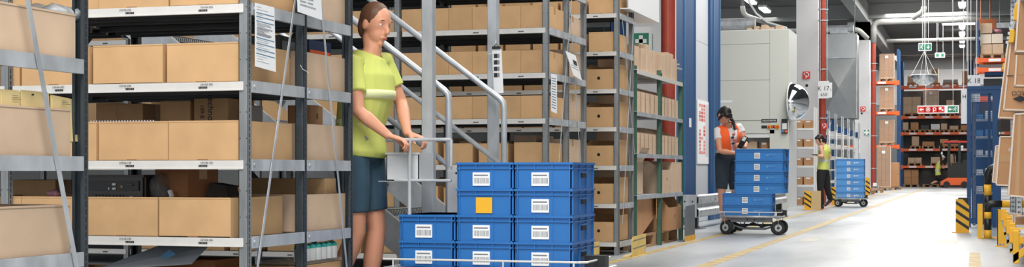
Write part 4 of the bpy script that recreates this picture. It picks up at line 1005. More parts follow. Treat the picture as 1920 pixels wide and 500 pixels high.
# K racks: seven shelf racks in a row further back
KR = empty('storage_rack', (-3.9, 42.5, 0)); tag(KR, 'k', 'shelf rack')
for x in (0, -1.3):
    for y in (0, .6):
        for yy in ((y,) if x else (y, )):
            mb = MB(M_GALV, M_SLOT); mb.box(x - .03, x + .0, y - .025, y + .025, 0, 2.5); mb.use(M_SLOT); z = .1
            while z < 2.4: mb.box(x, x + .002, y - .012, y + .012, z, z + .025); z += .06
            mb.build('post', KR, local=True)
for z in LV[:6]: mb = MB(M_BEAM); mb.box(-1.3, -.03, 0, .6, z - .04, z); mb.build('shelf', KR, local=True)
mb = MB(M_PAPER); mb.box(.004, .008, .12, .48, 1.45, 1.95); mb.build('notice', KR, local=True)
mb = MB(M_GALV); mb.bar((.003, .02, .3), (.003, .58, 2.2), .02, .004); mb.build('brace', KR, local=True)
def kbin():
    e = empty('blue_bin', (0, 0, -50)); tag(e, 'b', 'bin'); t = .006
    mb = MB(M_BLUE); w, d, h = .36, .5, .2
    mb.box(-w/2, w/2, 0, t, 0, h); mb.box(-w/2, w/2, d - t, d, 0, h); mb.box(-w/2, -w/2 + t, t, d - t, 0, h); mb.box(w/2 - t, w/2, t, d - t, 0, h); mb.box(-w/2, w/2, 0, d, 0, t); mb.box(-w/2 - .008, w/2 + .008, -.008, 0, h - .03, h); mb.box(w/2, w/2 + .008, 0, d, h - .03, h); mb.box(-w/2 - .004, w/2 + .004, -.004, 0, h*.5, h*.54); mb.build('bin_body', e, local=True)
    mb = MB(M_PAPER); mb.box(-.06, .06, -.006, -.001, .04, .09); mb.build('bin_label', e, local=True); return e
KB = kbin()
yk = 42.3
for k in range(6):
    put(KR, (-3.9, yk, 0), 0, 'galvanised rack end with a paper notice, %s in the row behind the worker' % ORD[k], 'rack ends in a row before the far column')
    for li in ((1, 2, 3, 4, 5) if k == 0 else (5,)):
        for j in range(3): put(KB, (-4.12 - j*.4, yk + .03, LV[li] + .001), 0, 'blue bin, %s from the right, %s shelf of the %s rack behind the worker' % (ORD[j], LVN[li], ORD[k]), 'blue bins on the racks behind the worker')
    yk += 2.3
# blue panel on top of the first K rack
mb = MB(M_BLUE); 
a = atY(1551, 212, 42.1); b = atY(1590, 236, 42.1)
for j in range(4): z = b.z + (a.z - b.z)*(j + .0)/4; mb.box(a.x - .6, -3.91, 42.16, 42.26, z, z + (a.z - b.z)/4 - .02)
tag(mb.build('blue_beam_stack'), 'ribbed dark blue panel across the front of the first rack behind worker', 'panel')
# galvanised duct with cross-broken panels
Yd = 51.6; a = atY(1541, 57, Yd); b = atY(1605.5, 216, Yd); xm = (a.x + b.x)/2; zc = 3.15
e = empty('ventilation_duct', (xm, Yd, b.z)); tag(e, 'big galvanised air duct with cross-creased panels between the white columns', 'duct')
M_DUCT = mat('duct_sheet', (170, 174, 176), .34, .75, noise=.07, nscale=3); mb = MB(M_DUCT); z0, z1 = b.z - .1, a.z - .12
zs = [z0, z0 + 2.05, z1]; 
for za, zb in zip(zs, zs[1:]):
    if zb - za < 2.3 and za == z0: 
        cx = mb.bm.verts.new(((a.x + b.x)/2, Yd - .22, (za + zb)/2)); vs = [mb.bm.verts.new(p) for p in ((a.x, Yd, za), (b.x, Yd, za), (b.x, Yd, zb), (a.x, Yd, zb))]
        for i in range(4): mb.f([vs[i], vs[(i+1) % 4], cx])
    else: mb.box(a.x, b.x, Yd, Yd + .02, za, zb)
mb.box(a.x, a.x + .01, Yd, Yd + 1.2, z0, z1); mb.box(b.x - .01, b.x, Yd, Yd + 1.2, z0, z1); mb.box(a.x, b.x, Yd + 1.18, Yd + 1.2, z0, z1); mb.box(a.x, b.x, Yd, Yd + 1.2, z1 - .01, z1); mb.build('duct_panel', e, recalc=True)
mb = MB(M_GALV); mb.bar((a.x, Yd - .01, zs[1]), (b.x, Yd - .01, zs[1]), .05, .03); mb.box(b.x, b.x + .03, Yd - .01, Yd + .03, z0, z1); mb.build('flange', e)
mb = MB(M_GALV); mb.cyl((a.x - .5, Yd + .1, z1 + .16), (b.x - .1, Yd + .1, z1 + .16), .13, 20); mb.box((a.x+b.x)/2 - .3, (a.x+b.x)/2 + .3, Yd - .02, Yd + .3, z1, z1 + .16); mb.build('round_duct', e)
for x in (a.x + .1, b.x - .1): mb = MB(M_GALVD); mb.cyl((x, Yd + .6, z1), (x, Yd + .6, 7.3), .015, 6); mb.build('hanger', e)

# ------------------------------------------------------------ blue crates
def crate_proto(w, d, h, m, name='blue_crate', logo=True):
    e = empty(name, (0, 0, -50)); tag(e, 'c', 'crate'); t = .006; hw, hd = w/2, d/2; i = .012
    mb = MB(m)
    mb.box(-hw + i, hw - i, -hd + i, hd - i, 0, t)
    mb.box(-hw + i, hw - i, -hd + i, -hd + i + t, 0, h); mb.box(-hw + i, hw - i, hd - i - t, hd - i, 0, h)
    mb.box(-hw + i, -hw + i + t, -hd + i, hd - i, 0, h); mb.box(hw - i - t, hw - i, -hd + i, hd - i, 0, h)
    # rim
    for z0, z1, o in ((h - .012, h, 0), (h - .036, h - .030, .003), (.0, .006, .010)):
        mb.box(-hw + o, hw - o, -hd + o, -hd + i + t, z0, z1); mb.box(-hw + o, hw - o, hd - i - t, hd - o, z0, z1); mb.box(-hw + o, -hw + i + t, -hd + i, hd - i, z0, z1); mb.box(hw - i - t, hw - o, -hd + i, hd - i, z0, z1)
    k = max(3, int(w / .12)); 
    for j in range(k + 1):
        x = -hw + .02 + (w - .04)*j/k
        for y0, y1 in ((-hd + .003, -hd + i), (hd - i, hd - .003)): mb.box(x - .003, x + .003, y0, y1, h - .03 if 0 < j < k else .006, h)
        for y0, y1 in ((-hd + .008, -hd + i),): mb.box(x - .003, x + .003, y0, y1, .006, h)
    for j in range(4):
        y = -hd + .02 + (d - .04)*j/3; mb.box(hw - i, hw - .003, y - .003, y + .003, .006, h); mb.box(-hw + .003, -hw + i, y - .003, y + .003, .006, h)
    mb.build('crate_body', e, local=True)
    for sx in (-1, 1):
        mb = MB(M_SLOT if False else m, M_SLOT); x = sx*(hw - .004); mb.box(x - .002, x + .002, -.055, .055, h*.60, h*.66); mb.use(M_SLOT); mb.box(x - .004 if sx < 0 else x - .006, x + .006 if sx < 0 else x + .004, -.05, .05, h*.42, h*.60); mb.build('handle', e, local=True)
    y = -hd + .007; lw = .036 if w > .5 else .05
    x0 = -.03 if w > .5 else -.02
    mb = MB(M_PAPER); mb.box(x0 - lw, x0 + lw, y - .002, y + .005, .018, .092); mb.build('barcode_label', e, local=True)
    lab = [c for c in e.children if c.name.startswith('barcode_label')][-1]
    mb = MB(mat('print_soft', (120, 124, 130), .7)); random.seed(4); x = x0 - lw + .008
    while x < x0 + lw - .009: b = random.choice((.002, .004)); mb.box(x, x + b, y - .0028, y - .002, .03, .062); x += b + .003
    mb.box(x0 - lw + .008, x0 + lw - .01, y - .0028, y - .002, .072, .080); mb.build('barcode', lab, local=True)
    if logo:
        lx = hw*.42; mb = MB(M_CRATEL if m is not M_CRATEL else M_PAPER); mb.cyl((lx - .03, y - .0015, .058), (lx - .03, y + .004, .058), .015, 16); mb.box(lx - .008, lx + .07, y - .0015, y + .004, .060, .070); mb.box(lx - .008, lx + .05, y - .0015, y + .004, .046, .052); mb.build('logo_print', e, local=True)
    return e
# trolley builder: local origin at floor centre
def trolley(lb, L, D, zp, loc, rz=0, wr=.09, guard=True, grp='crate trolleys'):
    e = empty('platform_trolley', (0, 0, 0)); tag(e, lb, 'trolley', grp)
    hl, hd = L/2, D/2
    mb = MB(M_GALV); mb.box(-hl + .03, hl - .03, -hd + .02, hd - .02, zp - .02, zp - .004); mb.build('platform', e)
    mb = MB(M_GALV); P = [(-hl, -hd, zp - .012), (hl, -hd, zp - .012), (hl, hd, zp - .012), (-hl, hd, zp - .012), (-hl, -hd, zp - .012)]
    for a, b in zip(P, P[1:]): mb.cyl(a, b, .014, 10)
    mb.build('frame_tube', e, smooth=True)
    if guard:
        mb = MB(M_BEAM)
        for z in (zp + .045,):
            P = [(-hl - .01, -hd, z), (hl - .08, -hd, z), (hl - .03, -hd + .03, z), (hl - .03, hd, z)]
            for a, b in zip(P, P[1:]): mb.cyl(a, b, .006, 8)
            for x in (-hl + .05, 0.1, hl - .1): mb.cyl((x, -hd, zp - .01), (x, -hd, z), .005, 8)
        mb.build('guard_rail', e)
    mb = MB(M_GALVD); mb.box(-hl + .12, hl - .14, -hd + .07, -hd + .085, zp - .085, zp - .03); mb.use(M_SLOT); mb.cyl((-.06, -hd + .069, zp - .055), (-.06, -hd + .072, zp - .055), .009, 10); mb.cyl((.03, -hd + .069, zp - .055), (.03, -hd + .072, zp - .055), .009, 10); mb.build('cross_beam', e)
    mb = MB(M_BLACK); mb.box(hl - .1, hl + .02, -.04, .04, zp - .02, zp + .07); mb.build('coupling', e)
    # under-carriage linkage
    mb = MB(M_GALVD)
    for y in (-.12, .12): mb.tube([(-hl + .14, y, .12), (-hl*.3, y, .075), (hl*.4, y, .07), (hl - .14, y, .11)], .011, 8)
    for x, dx in ((-.2, .08), (-.08, -.05), (.03, .07), (.16, -.06), (.24, .03)): mb.bar((x, -.13, zp - .03), (x + dx, -.1, .08), .018, .006)
    mb.build('steering_linkage', e)
    mb = MB(M_BLACK); mb.tube([(-.22, -.1, .14), (-.1, -.12, .10), (.0, -.1, .15), (.12, -.12, .1), (.24, -.1, .13)], .012, 8); mb.cyl((-hl + .1, -.0, .12), (hl - .1, 0, .12), .014, 10); mb.build('axle', e)
    for sx in (-1, 1):
        for sy in (-1, 1):
            wx = sx*(hl - .07); wy = sy*(hd - .06); an = R(22 if sx > 0 else -25)*1
            Mr = Matrix.Translation((wx, wy, wr)) @ Matrix.Rotation(an if sy < 0 else -an, 4, 'Z')
            def T(p): return Mr @ Vector(p)
            mb = MB(M_RUBBER); mb.loft([T((0, -.022, 0)), T((0, -.016, 0)), T((0, .016, 0)), T((0, .022, 0))], [wr*.86, wr, wr, wr*.86], side=Mr.to_3x3() @ Vector((1, 0, 0)), n=26); w_ = mb.build('wheel', e)
            mb = MB(M_GALV, M_BLACK); mb.loft([T((0, -.026, 0)), T((0, .026, 0))], wr*.52, side=Mr.to_3x3() @ Vector((1, 0, 0)), n=20); mb.use(M_BLACK); mb.loft([T((0, -.028, 0)), T((0, .028, 0))], wr*.2, side=Mr.to_3x3() @ Vector((1, 0, 0)), n=12); mb.build('hub', w_)
            mb = MB(M_GALV); mb.bar(T((0, -.034, 0)), T((0, -.034, zp - .03 - wr)), .03, .004, up=(1, 0, 0)); mb.bar(T((0, .034, 0)), T((0, .034, zp - .03 - wr)), .03, .004, up=(1, 0, 0)); mb.box(-.03, .03, -.04, .04, zp - .034 - wr, zp - .024 - wr, Mr); mb.build('wheel_fork', e)
    e.location = loc; e.rotation_euler = (0, 0, rz); return e
# near cart (pushed by the worker)
Yc_ = 8.18; Lc = atY(748, 450, Yc_ - .24); Rc = atY(1076, 450, Yc_ - .24)
xm = (Lc.x + Rc.x)/2; wc = (Rc.x - Lc.x)/3; zp = .275
tr = trolley('loaded platform trolley pushed by the blurred yellow-vested worker', Rc.x - Lc.x + .18, .56, zp, (xm + .02, Yc_, 0), 0, .09)
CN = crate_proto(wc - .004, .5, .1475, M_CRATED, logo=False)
YELC = None
nm = ['bottom', 'second', 'third', 'top']
for lev in range(4):
    for c in range(3):
        if lev > 1 and c == 0: continue
        o = put(CN, (Lc.x + wc*(c + .5), Yc_, zp + .002 + lev*.1475), 0, 'blue crate on the near trolley, %s layer, %s column' % (nm[lev], ('left', 'middle', 'right')[c]), 'blue crates on the near trolley')
        if lev == 2 and c == 1:
            mb = MB(M_YEL); y = -.25 + .003; mb.box(-.05, .045, y, y + .002, .012, .1); lo = mb.build('yellow_label', o, local=True)
            for ch_ in list(o.children):
                if ch_.name.startswith('barcode_label'): 
                    for g in list(ch_.children): bpy.data.objects.remove(g)
                    bpy.data.objects.remove(ch_)
# the trolley's push frame and tray
def cw(px, py, Y): p = atY(px, py, Y); return (p.x - (xm + .02), p.y - Yc_, p.z)
for nmx, ys in (('push_frame', (-.22, .22)),):
    for y in ys:
        mb = MB(M_GALV); z0 = zp
        pa = cw(768, 400, Yc_ + y); pb = cw(846, 262, Yc_ + y); pc = cw(738, 262, Yc_ + y)
        mb.tube([(pa[0], y, z0), (pa[0], y, pc[2] - .03), (pa[0] + .01, y, pc[2])], .011, 10); mb.tube([(pc[0], y, pc[2]), (pb[0], y, pc[2])], .011, 10); p2 = cw(740, 338, Yc_ + y); mb.tube([(p2[0], y, p2[2]), (pb[0], y, p2[2])], .009, 10); mb.tube([(pb[0], y, pc[2]), (pb[0], y, .845)], .009, 10)
        mb.build('push_frame', tr, local=True)
mb = MB(M_GALV); mb.cyl((pc[0], -.22, pc[2]), (pc[0], .22, pc[2]), .013, 12); mb.build('push_handle', tr, local=True)
mb = MB(M_GALV); mb.box(pa[0] - .03, pb[0], -.2, .2, p2[2] - .004, p2[2]); mb.build('tray', tr, local=True)
p = atY(795, 290, Yc_); q = cw(795, 290, Yc_)
mb = MB(mat('grey_bin_plastic', (196, 200, 204), .5)); w = .2; z0 = p2[2] + .002
x0 = xm + .02 + pa[0]; mb.box(x0 - .0, x0 + .2, Yc_ - .15, Yc_ + .1, z0, z0 + .006)
for bx in ((x0, x0 + .005, Yc_ - .15, Yc_ + .1), (x0 + .195, x0 + .2, Yc_ - .15, Yc_ + .1), (x0, x0 + .2, Yc_ - .15, Yc_ - .145), (x0, x0 + .2, Yc_ + .095, Yc_ + .1)): mb.box(*bx, z0, z0 + .16)
mb.box(x0 - .006, x0 + .206, Yc_ - .156, Yc_ - .145, z0 + .15, z0 + .162)
tag(mb.build('small_bin'), 'pale grey bin standing in the tray of the near trolley', 'bin')
# woman's trolley
pw = atZ(1408, 440, 0); TY = pw.y + .28
tw = trolley('platform trolley with six blue crates in front of the woman', .80, .5, .245, (pw.x, TY, 0), 0, .09)
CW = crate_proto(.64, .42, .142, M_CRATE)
cx = atY(1404.5, 380, TY - .21).x
for k in range(6):
    dx = 0 if k < 2 else (atY(1428, 380, TY - .21).x - cx)
    put(CW, (cx + dx - .03 + (k - 2)*.003*(k > 1), TY, .247 + k*.1425), R(-2 if k > 1 else 1), 'blue crate in front of the woman, %s from the floor' % ORD[k], 'blue crates stacked on the trolley of the woman')
# second trolley
pt = atZ(1594, 387.5, 0)
trolley('distant platform trolley with a stack of light blue crates', .7, .5, .20, (pt.x, pt.y + .28, 0), 0, .085)
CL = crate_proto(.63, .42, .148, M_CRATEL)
for k in range(6): put(CL, (pt.x - .01, pt.y + .28, .202 + k*.1485 + (.0)), 0, 'light blue crate on the distant trolley, %s from the floor' % ORD[k], 'light blue crates on the distant trolley')

# ------------------------------------------------------------ striped protectors
def striped_guard(x0, x1, y, h, lb, cut=.09, depth=.16, grp='black and yellow striped guards'):
    e = empty('striped_guard', ((x0+x1)/2, y, 0)); tag(e, lb, 'guard', grp); w = x1 - x0
    prof = [(x0, 0), (x1, 0), (x1, h - cut), (x1 - cut*.9, h), (x0, h)]
    mb = MB(M_YEL); mb.prism([(a, y, b) for a, b in prof], (0, .008, 0)); mb.box(x0 - .05, x1, y - .03, y, 0, .012); mb.build('plate', e)
    mb = MB(M_YEL); mb.box(x0, x0 + .008, y + .008, y + depth, 0, h - .02); mb.build('side_plate', e)
    mb = MB(M_BLACK)
    for k in range(5):
        z = h*(.08 + .26*k); s = w*.75; t = h*.10
        poly = [(x0, z + s*.9), (x0, z + s*.9 + t), (x1, z + t), (x1, z)]
        poly = [(a, min(max(b, .0), h)) for a, b in poly]
        if poly[0][1] >= h - .001 and poly[3][1] >= h*.72: continue
        # clip against the plate
        def clip(P, fn):
            out = []
            for i in range(len(P)):
                a, b = P[i], P[(i+1) % len(P)]; fa, fb = fn(a), fn(b)
                if fa <= 0: out.append(a)
                if (fa < 0 < fb) or (fb < 0 < fa): t_ = fa/(fa - fb); out.append((a[0] + (b[0]-a[0])*t_, a[1] + (b[1]-a[1])*t_))
            return out
        raw = [(x0, z + s*.9), (x0, z + s*.9 + t), (x1, z + t), (x1, z)]
        P = clip(raw, lambda p: p[1] - h); P = clip(P, lambda p: -p[1]); P = clip(P, lambda p: (p[0] - (x1 - cut*.9))*1.0/.9 + (p[1] - h))
        if len(P) >= 3: mb.prism([(a, y - .0015, b) for a, b in P], (0, .0015, 0))
    mb.build('black_stripe', e); return e
a = atZ(1792, 436, 0); b = atY(1817, 436, a.y); striped_guard(a.x, b.x, a.y, atY(1805, 373, a.y).z, 'black and yellow striped guard at the foot of the blue cage')
mb = MB(M_BLACK); mb.box(a.x + .03, b.x - .01, a.y + .01, a.y + .17, 0, atY(1805, 370, a.y + .1).z); tag(mb.build('guard_block'), 'dark block standing behind the striped guard at the cage', 'block')
a = atZ(1508, 393, 0); b = atY(1521, 393, a.y); striped_guard(a.x, b.x, a.y, atY(1515, 357, a.y).z, 'striped guard left of the worker with the phone', cut=.06)
mb = MB(mat('plywood', (204, 176, 128), .7)); mb.box(b.x + .01, b.x + .2, a.y - .0, a.y + .02, 0, .40); tag(mb.build('wooden_board'), 'pale wooden board standing between the striped guard and the worker', 'board')
a = atZ(1559, 384, 0); b = atY(1572, 384, a.y); striped_guard(a.x, b.x, a.y, atY(1566, 350, a.y).z, 'striped guard between the worker and the light blue crates', cut=.06)
a = atZ(1623, 366, 0); b = atY(1631, 366, a.y); striped_guard(a.x, b.x, a.y, .6, 'small striped guard beside the distant trolley at the column foot', cut=.06)

# ------------------------------------------------------------ blue mesh cage
Yg = atZ(1830, 428, 0).y + .5
xa = atY(1813, 300, Yg).x; xb = atY(1877, 300, Yg).x; zt = atY(1840, 161, Yg).z; zb = atY(1840, 418, Yg).z
e = empty('mesh_cage', ((xa+xb)/2, Yg, 0)); tag(e, 'tall blue cage door with wire mesh beside the right-hand rack', 'cage')
fw = .055
mb = MB(M_BLUE); mb.box(xa, xa + fw, Yg, Yg + .06, 0, zt); mb.build('frame_post', e)
mb = MB(M_BLUE); mb.box(xb - .12, xb, Yg, Yg + .06, 0, zt); mb.build('frame_post', e)
mb = MB(M_BLUE); mb.box(xa, xb, Yg - .01, Yg + .07, zt - .05, zt); mb.box(xa + fw, xb - .12, Yg, Yg + .06, zt - .11, zt - .05); mb.build('top_beam', e)
mb = MB(M_BLUE); mb.box(xa + fw, xb - .12, Yg, Yg + .06, zb, zb + .07); mb.build('bottom_beam', e)
mb = MB(M_BLUE); x = xa + fw
while x < xb - .12: mb.box(x - .0022, x + .0022, Yg + .028, Yg + .032, zb + .07, zt - .11); x += .013
z = zb + .07
while z < zt - .11: mb.box(xa + fw, xb - .12, Yg + .026, Yg + .03, z, z + .005); z += .026
mb.build('wire_mesh', e)
mb = MB(M_BLUE); mb.box(xb - .18, xb - .14, Yg + .04, Yg + .07, zb, zt - .1); mb.build('door_stile', e)
mb = MB(M_BLACK); mb.box(xb - .05, xb + .0, Yg - .02, Yg, 1.33, 1.55); mb.use(M_PAPER); mb.box(xb - .03, xb - .01, Yg - .024, Yg - .02, 1.35, 1.38); mb.build('lock_box', e)
for y in (Yg + 1.6,):
    mb = MB(M_BLUE); mb.box(xa, xa + fw, y, y + .06, 0, zt); mb.box(xb - .05, xb, y, y + .06, 0, zt); mb.box(xa, xb, y, y + .06, zt - .06, zt); mb.box(xa, xa + .05, Yg + .06, y, zt - .06, zt); mb.build('rear_frame', e)
# contents behind the mesh: racks of small grey trays
mb = MB(M_GALVD)
e2 = empty('cage_shelves', ((xa+xb)/2, Yg + 1.0, 0)); tag(e2, 'grey shelves with pale trays seen through the blue mesh', 'shelf rack')
for z in (.5, .78, 1.06, 1.34, 1.6): mb = MB(M_GALV); mb.box(xa + .1, xb - .05, Yg + .8, Yg + 1.3, z - .03, z); mb.build('shelf', e2)
for x in (xa + .1, xb - .05): mb = MB(M_GALVD); mb.box(x - .02, x + .02, Yg + .8, Yg + .84, 0, 1.85); mb.build('post', e2)
mb = MB(M_BLUE); mb.box(xa + .06, xb, Yg + 1.4, Yg + 1.42, 0, 1.7); mb.build('back_panel', e2)
random.seed(8)
for j, z in enumerate((.5, .78, 1.06, 1.34, 1.6)):
    x = xa + .13; k = 0
    while x < xb - .16:
        w = .1; m = random.choice((M_WHITE, M_CRATEL, M_PAPER)); mb = MB(m); mb.box(x, x + w, Yg + .82, Yg + 1.1, z + .001, z + random.uniform(.06, .14)); mb.bevel(.006); tag(mb.build('small_tray'), 'pale tray behind the mesh, %s from left, %s cage shelf up' % (ORD[k], ORD[j]), 'tray', 'trays inside the cage'); x += w + .03; k += 1
# tubular bumpers in front of the cage
def bands(e, P, r, seq, name='tube_section'):
    P = [Vector(p) for p in P]; D = [0]
    for a, b in zip(P, P[1:]): D.append(D[-1] + (b - a).length)
    L = D[-1]
    def at(s):
        s = min(max(s, 0), L)
        for i in range(len(P) - 1):
            if s <= D[i+1] + 1e-9: return P[i].lerp(P[i+1], (s - D[i])/(D[i+1] - D[i]))
        return P[-1]
    s0 = 0
    for frac, m in seq:
        s1 = s0 + frac*L; ks = [s0] + [d for d in D if s0 + 1e-4 < d < s1 - 1e-4] + [s1]; mb = MB(m); mb.tube([at(s) for s in ks], r, 16); mb.build(name, e, smooth=True); s0 = s1
Yb = atZ(1852, 446, 0).y; xp = atY(1852, 446, Yb).x; xr = .62; r = .043; zt2 = atY(1852, 312, Yb).z
e = empty('tube_bumper', (xp, Yb, 0)); tag(e, 'black and yellow banded tube bumper, taller hoop before the blue cage', 'bumper')
bands(e, [(xp, Yb, .01), (xp, Yb, zt2 - .09), (xp + .03, Yb, zt2 - .03), (xp + .09, Yb, zt2), (xr, Yb, zt2)], r, [(.09, M_YEL), (.10, M_BLACK), (.09, M_YEL), (.12, M_BLACK), (.1, M_YEL), (.24, M_BLACK), (.26, M_YEL)])
mb = MB(M_YEL); mb.box(xp - .12, xp + .16, Yb - .09, Yb + .09, 0, .012); mb.build('base_plate', e); bands(e, [(xr, Yb, .01), (xr, Yb, zt2)], r, [(1, M_YEL)])
Yb2 = Yb - .14; zt3 = atY(1860, 382, Yb2).z; e = empty('tube_bumper', (xp, Yb2, 0)); tag(e, 'banded tube bumper, low rail crossing in front of the taller hoop', 'bumper')
bands(e, [(xp - .0, Yb2, .0), (xp, Yb2, zt3 - .03), (xp + .03, Yb2, zt3), (xr, Yb2, zt3)], r, [(.12, M_YEL), (.16, M_BLACK), (.09, M_YEL), (.28, M_BLACK), (.35, M_YEL)])
mb = MB(M_YEL); mb.box(xp - .12, xp - .06, Yb2, Yb2 + .05, 0, .42); tag(mb.build('angle_post'), 'slim yellow angle post left of the banded bumpers', 'post')
# ------------------------------------------------------------ right-hand flow rack
XR = .35
e = empty('flow_rack', (XR + .4, 15, 0)); tag(e, 'galvanised flow rack with yellow track ends along the right edge', 'shelf rack')
for y in (12.0, 15.7, 18.2):
    for x in (XR + .07, XR + 1.3):
        mb = MB(M_GALV, M_SLOT); mb.box(x - .03, x + .03, y - .03, y - .026, 0, 3.4); mb.box(x - .03, x - .026, y - .03, y + .03, 0, 3.4); mb.box(x + .026, x + .03, y - .03, y + .03, 0, 3.4); mb.use(M_SLOT); z = .1
        while z < 3.3: mb.box(x - .012, x - .004, y - .032, y - .03, z, z + .02); mb.box(x + .004, x + .012, y - .032, y - .03, z, z + .02); mb.box(x - .032, x - .03, y - .01, y + .01, z, z + .02); z += .05
        mb.build('post', e)
for z in (.34, 1.02, 1.62, 2.24, 2.9):
    mb = MB(M_GALV); mb.box(XR + .0, XR + .05, 15.4 if 1 < z < 2 else 11.2, 18.2, z - .07, z); mb.box(XR + 1.25, XR + 1.3, 11.2, 18.2, z - .03, z + .04); mb.build('rail_beam', e)
    y = 15.5 if 1 < z < 2 else 11.4
    while y < 18.1:
        mb = MB(M_GALV); mb.prism([(XR - .02, y, z), (XR + 1.3, y, z + .07), (XR + 1.3, y, z + .10), (XR - .02, y, z + .03)], (0, .03, 0)); mb.build('roller_track', e); y += .56 if z > .5 else 1e9
for i, (px, py0, py1) in enumerate([(1903.5, 5, 38), (1894, 55, 80), (1887, 90, 106), (1880.5, 118, 131)]):
    a = atX(px, py0, XR - .03); b = atX(px, py1, XR - .03)
    mb = MB(M_YEL); mb.prism([(XR - .045, a.y, b.z), (XR - .045, a.y + .1, b.z), (XR - .03, a.y + .1, a.z), (XR - .03, a.y, a.z)], (.05, 0, 0)); mb.bevel(.006); mb.build('track_end', e)
mb = MB(M_YEL); a = atZ(1870, 462, 0); Yp = a.y; b = atY(1885, 392, Yp); mb.box(a.x, b.x, Yp, Yp + .01, 0, b.z); mb.box(a.x, a.x + .008, Yp, Yp + .14, 0, b.z); mb.box(a.x - .02, b.x + .02, Yp - .04, Yp + .14, 0, .012); mb.use(M_GALV); mb.cyl((b.x - .03, Yp - .02, .012), (b.x - .03, Yp - .02, .035), .014, 8); mb.cyl((a.x + .02, Yp - .02, .012), (a.x + .02, Yp - .02, .035), .014, 8); mb.use(M_SLOT); mb.cyl((b.x - .03, Yp - .002, b.z - .05), (b.x - .03, Yp + .001, b.z - .05), .008, 10)
mb.build('foot_guard', e)
for i, (y, dz) in enumerate(((15.6, .02), (14.3, .0), (13.0, -.01), (11.9, -.03))):
    mb = MB(M_YEL); mb.box(XR - .075, XR - .03, y, y + .05, .15 + dz, .40 + dz); mb.box(XR - .03, XR + .12, y, y + .05, .30 + dz, .36 + dz); mb.prism([(XR - .075, y, .15 + dz), (XR - .075, y, .22 + dz), (XR + .04, y, .30 + dz), (XR + .04, y, .24 + dz)], (0, .05, 0)); mb.bevel(.004); mb.build('track_end', e)
    mb = MB(M_GALV); mb.bar((XR - .09, y + .1, .36 + dz), (XR + .6, y + .22, .40 + dz), .045, .03); mb.bar((XR - .09, y + .08, .36 + dz), (XR - .09, y + .08, .26 + dz), .03, .02); mb.use(M_YEL); mb.box(XR - .1, XR - .05, y + .04, y + .1, .31 + dz, .42 + dz); mb.build('roller_track', e)
M_EDGE = mat('pale_board_rim_light', (226, 212, 196), .6)  # pale board colour, also used to paint rim light on cartons
def rbox(lb, Y, px, depth, m=M_CARD2, tape=None, edge=True):
    P = [atY(a, b, Y) for a, b in px]; e = empty('overhanging_carton', P[0]); tag(e, lb, 'box', 'cartons standing in the right-hand rack')
    mb = MB(m); mb.prism(P, (0, depth, 0)); mb.build('carton_body', e)
    if edge:
        mb = MB(M_EDGE); o = Vector((0, -.004, 0)); mb.bar(P[0] + o, P[1] + o, .014, .006, up=(0, 1, 0)); mb.bar(P[0] + o, P[-1] + o, .014, .006, up=(0, 1, 0)); mb.bar(P[1] + o, P[2] + o, .012, .006, up=(0, 1, 0)); mb.build('rim_light_strip', e)  # pale strips paint bright rim light along the carton edges
    if tape:
        Q = [atY(a, b, Y - .002) for a, b in tape]; mb = MB(M_TAPE); mb.prism(Q, (0, .002, 0)); mb.build('tape', e)
    return e
rbox('brown carton jutting from the right rack, bottom corner before the cage', 16.6, [(1872, 220), (1890, 80), (1926, 80), (1926, 222)], .5)
e = rbox('brown carton with upside-down black letters in the right rack', 15.0, [(1882, 205), (1897, 62), (1940, 60), (1940, 207)], .5)
q = atY(1914, 174, 14.98); t1 = text('ARCO', .06, (q.x, 14.985, q.z), '-Y', M_INK, e, roll=R(180)); mb = MB(M_INK); q = atY(1913, 185, 14.985); mb.prism([(q.x - .07, q.y, q.z), (q.x, q.y, q.z + .03), (q.x + .07, q.y, q.z), (q.x, q.y, q.z - .03)], (0, .003, 0)); mb.build('printed_mark', e)
mb = MB(M_INK); q = atY(1894, 142, 14.985); mb.box(q.x - .03, q.x + .03, q.y, q.y + .003, q.z - .004, q.z + .004); mb.build('printed_mark', e)
rbox('folded brown carton flap standing out at the upper right edge', 13.9, [(1903, 160), (1907, 96), (1950, 90), (1950, 162)], .35, tape=[(1911, 140), (1911, 105), (1945, 105), (1945, 140)])
rbox('brown carton at the very top right corner of the right rack', 12.6, [(1904, 96), (1912, -20), (1960, -20), (1960, 96)], .4)
rbox('slim carton with pale rim-lit edges left of the taped one in the right rack', 17.3, [(1861, 341), (1867, 273), (1900, 273), (1900, 343)], .4, m=M_CARDP)
rbox('brown carton with a wide tape band above the banded bumper', 16.6, [(1868, 346), (1875, 256), (1904, 256), (1904, 348)], .5, tape=[(1871.5, 303), (1872.6, 289), (1904, 289), (1904, 303)])
rbox('nearest tall brown carton with pale vertical tape at the right edge', 13.2, [(1891, 366), (1902, 214), (1960, 210), (1960, 372)], .5, tape=[(1903, 368), (1909, 214), (1915, 214), (1911, 369)])
rbox('low brown carton standing on the lowest track of the right rack', 13.8, [(1901, 444), (1903, 406), (1945, 404), (1945, 446)], .4)
rbox('thin dark-edged carton behind the low one on the lowest track', 14.3, [(1897, 440), (1899, 401), (1907, 401), (1906, 441)], .3, m=mat('cardboard_deep', (150, 100, 62), .85))

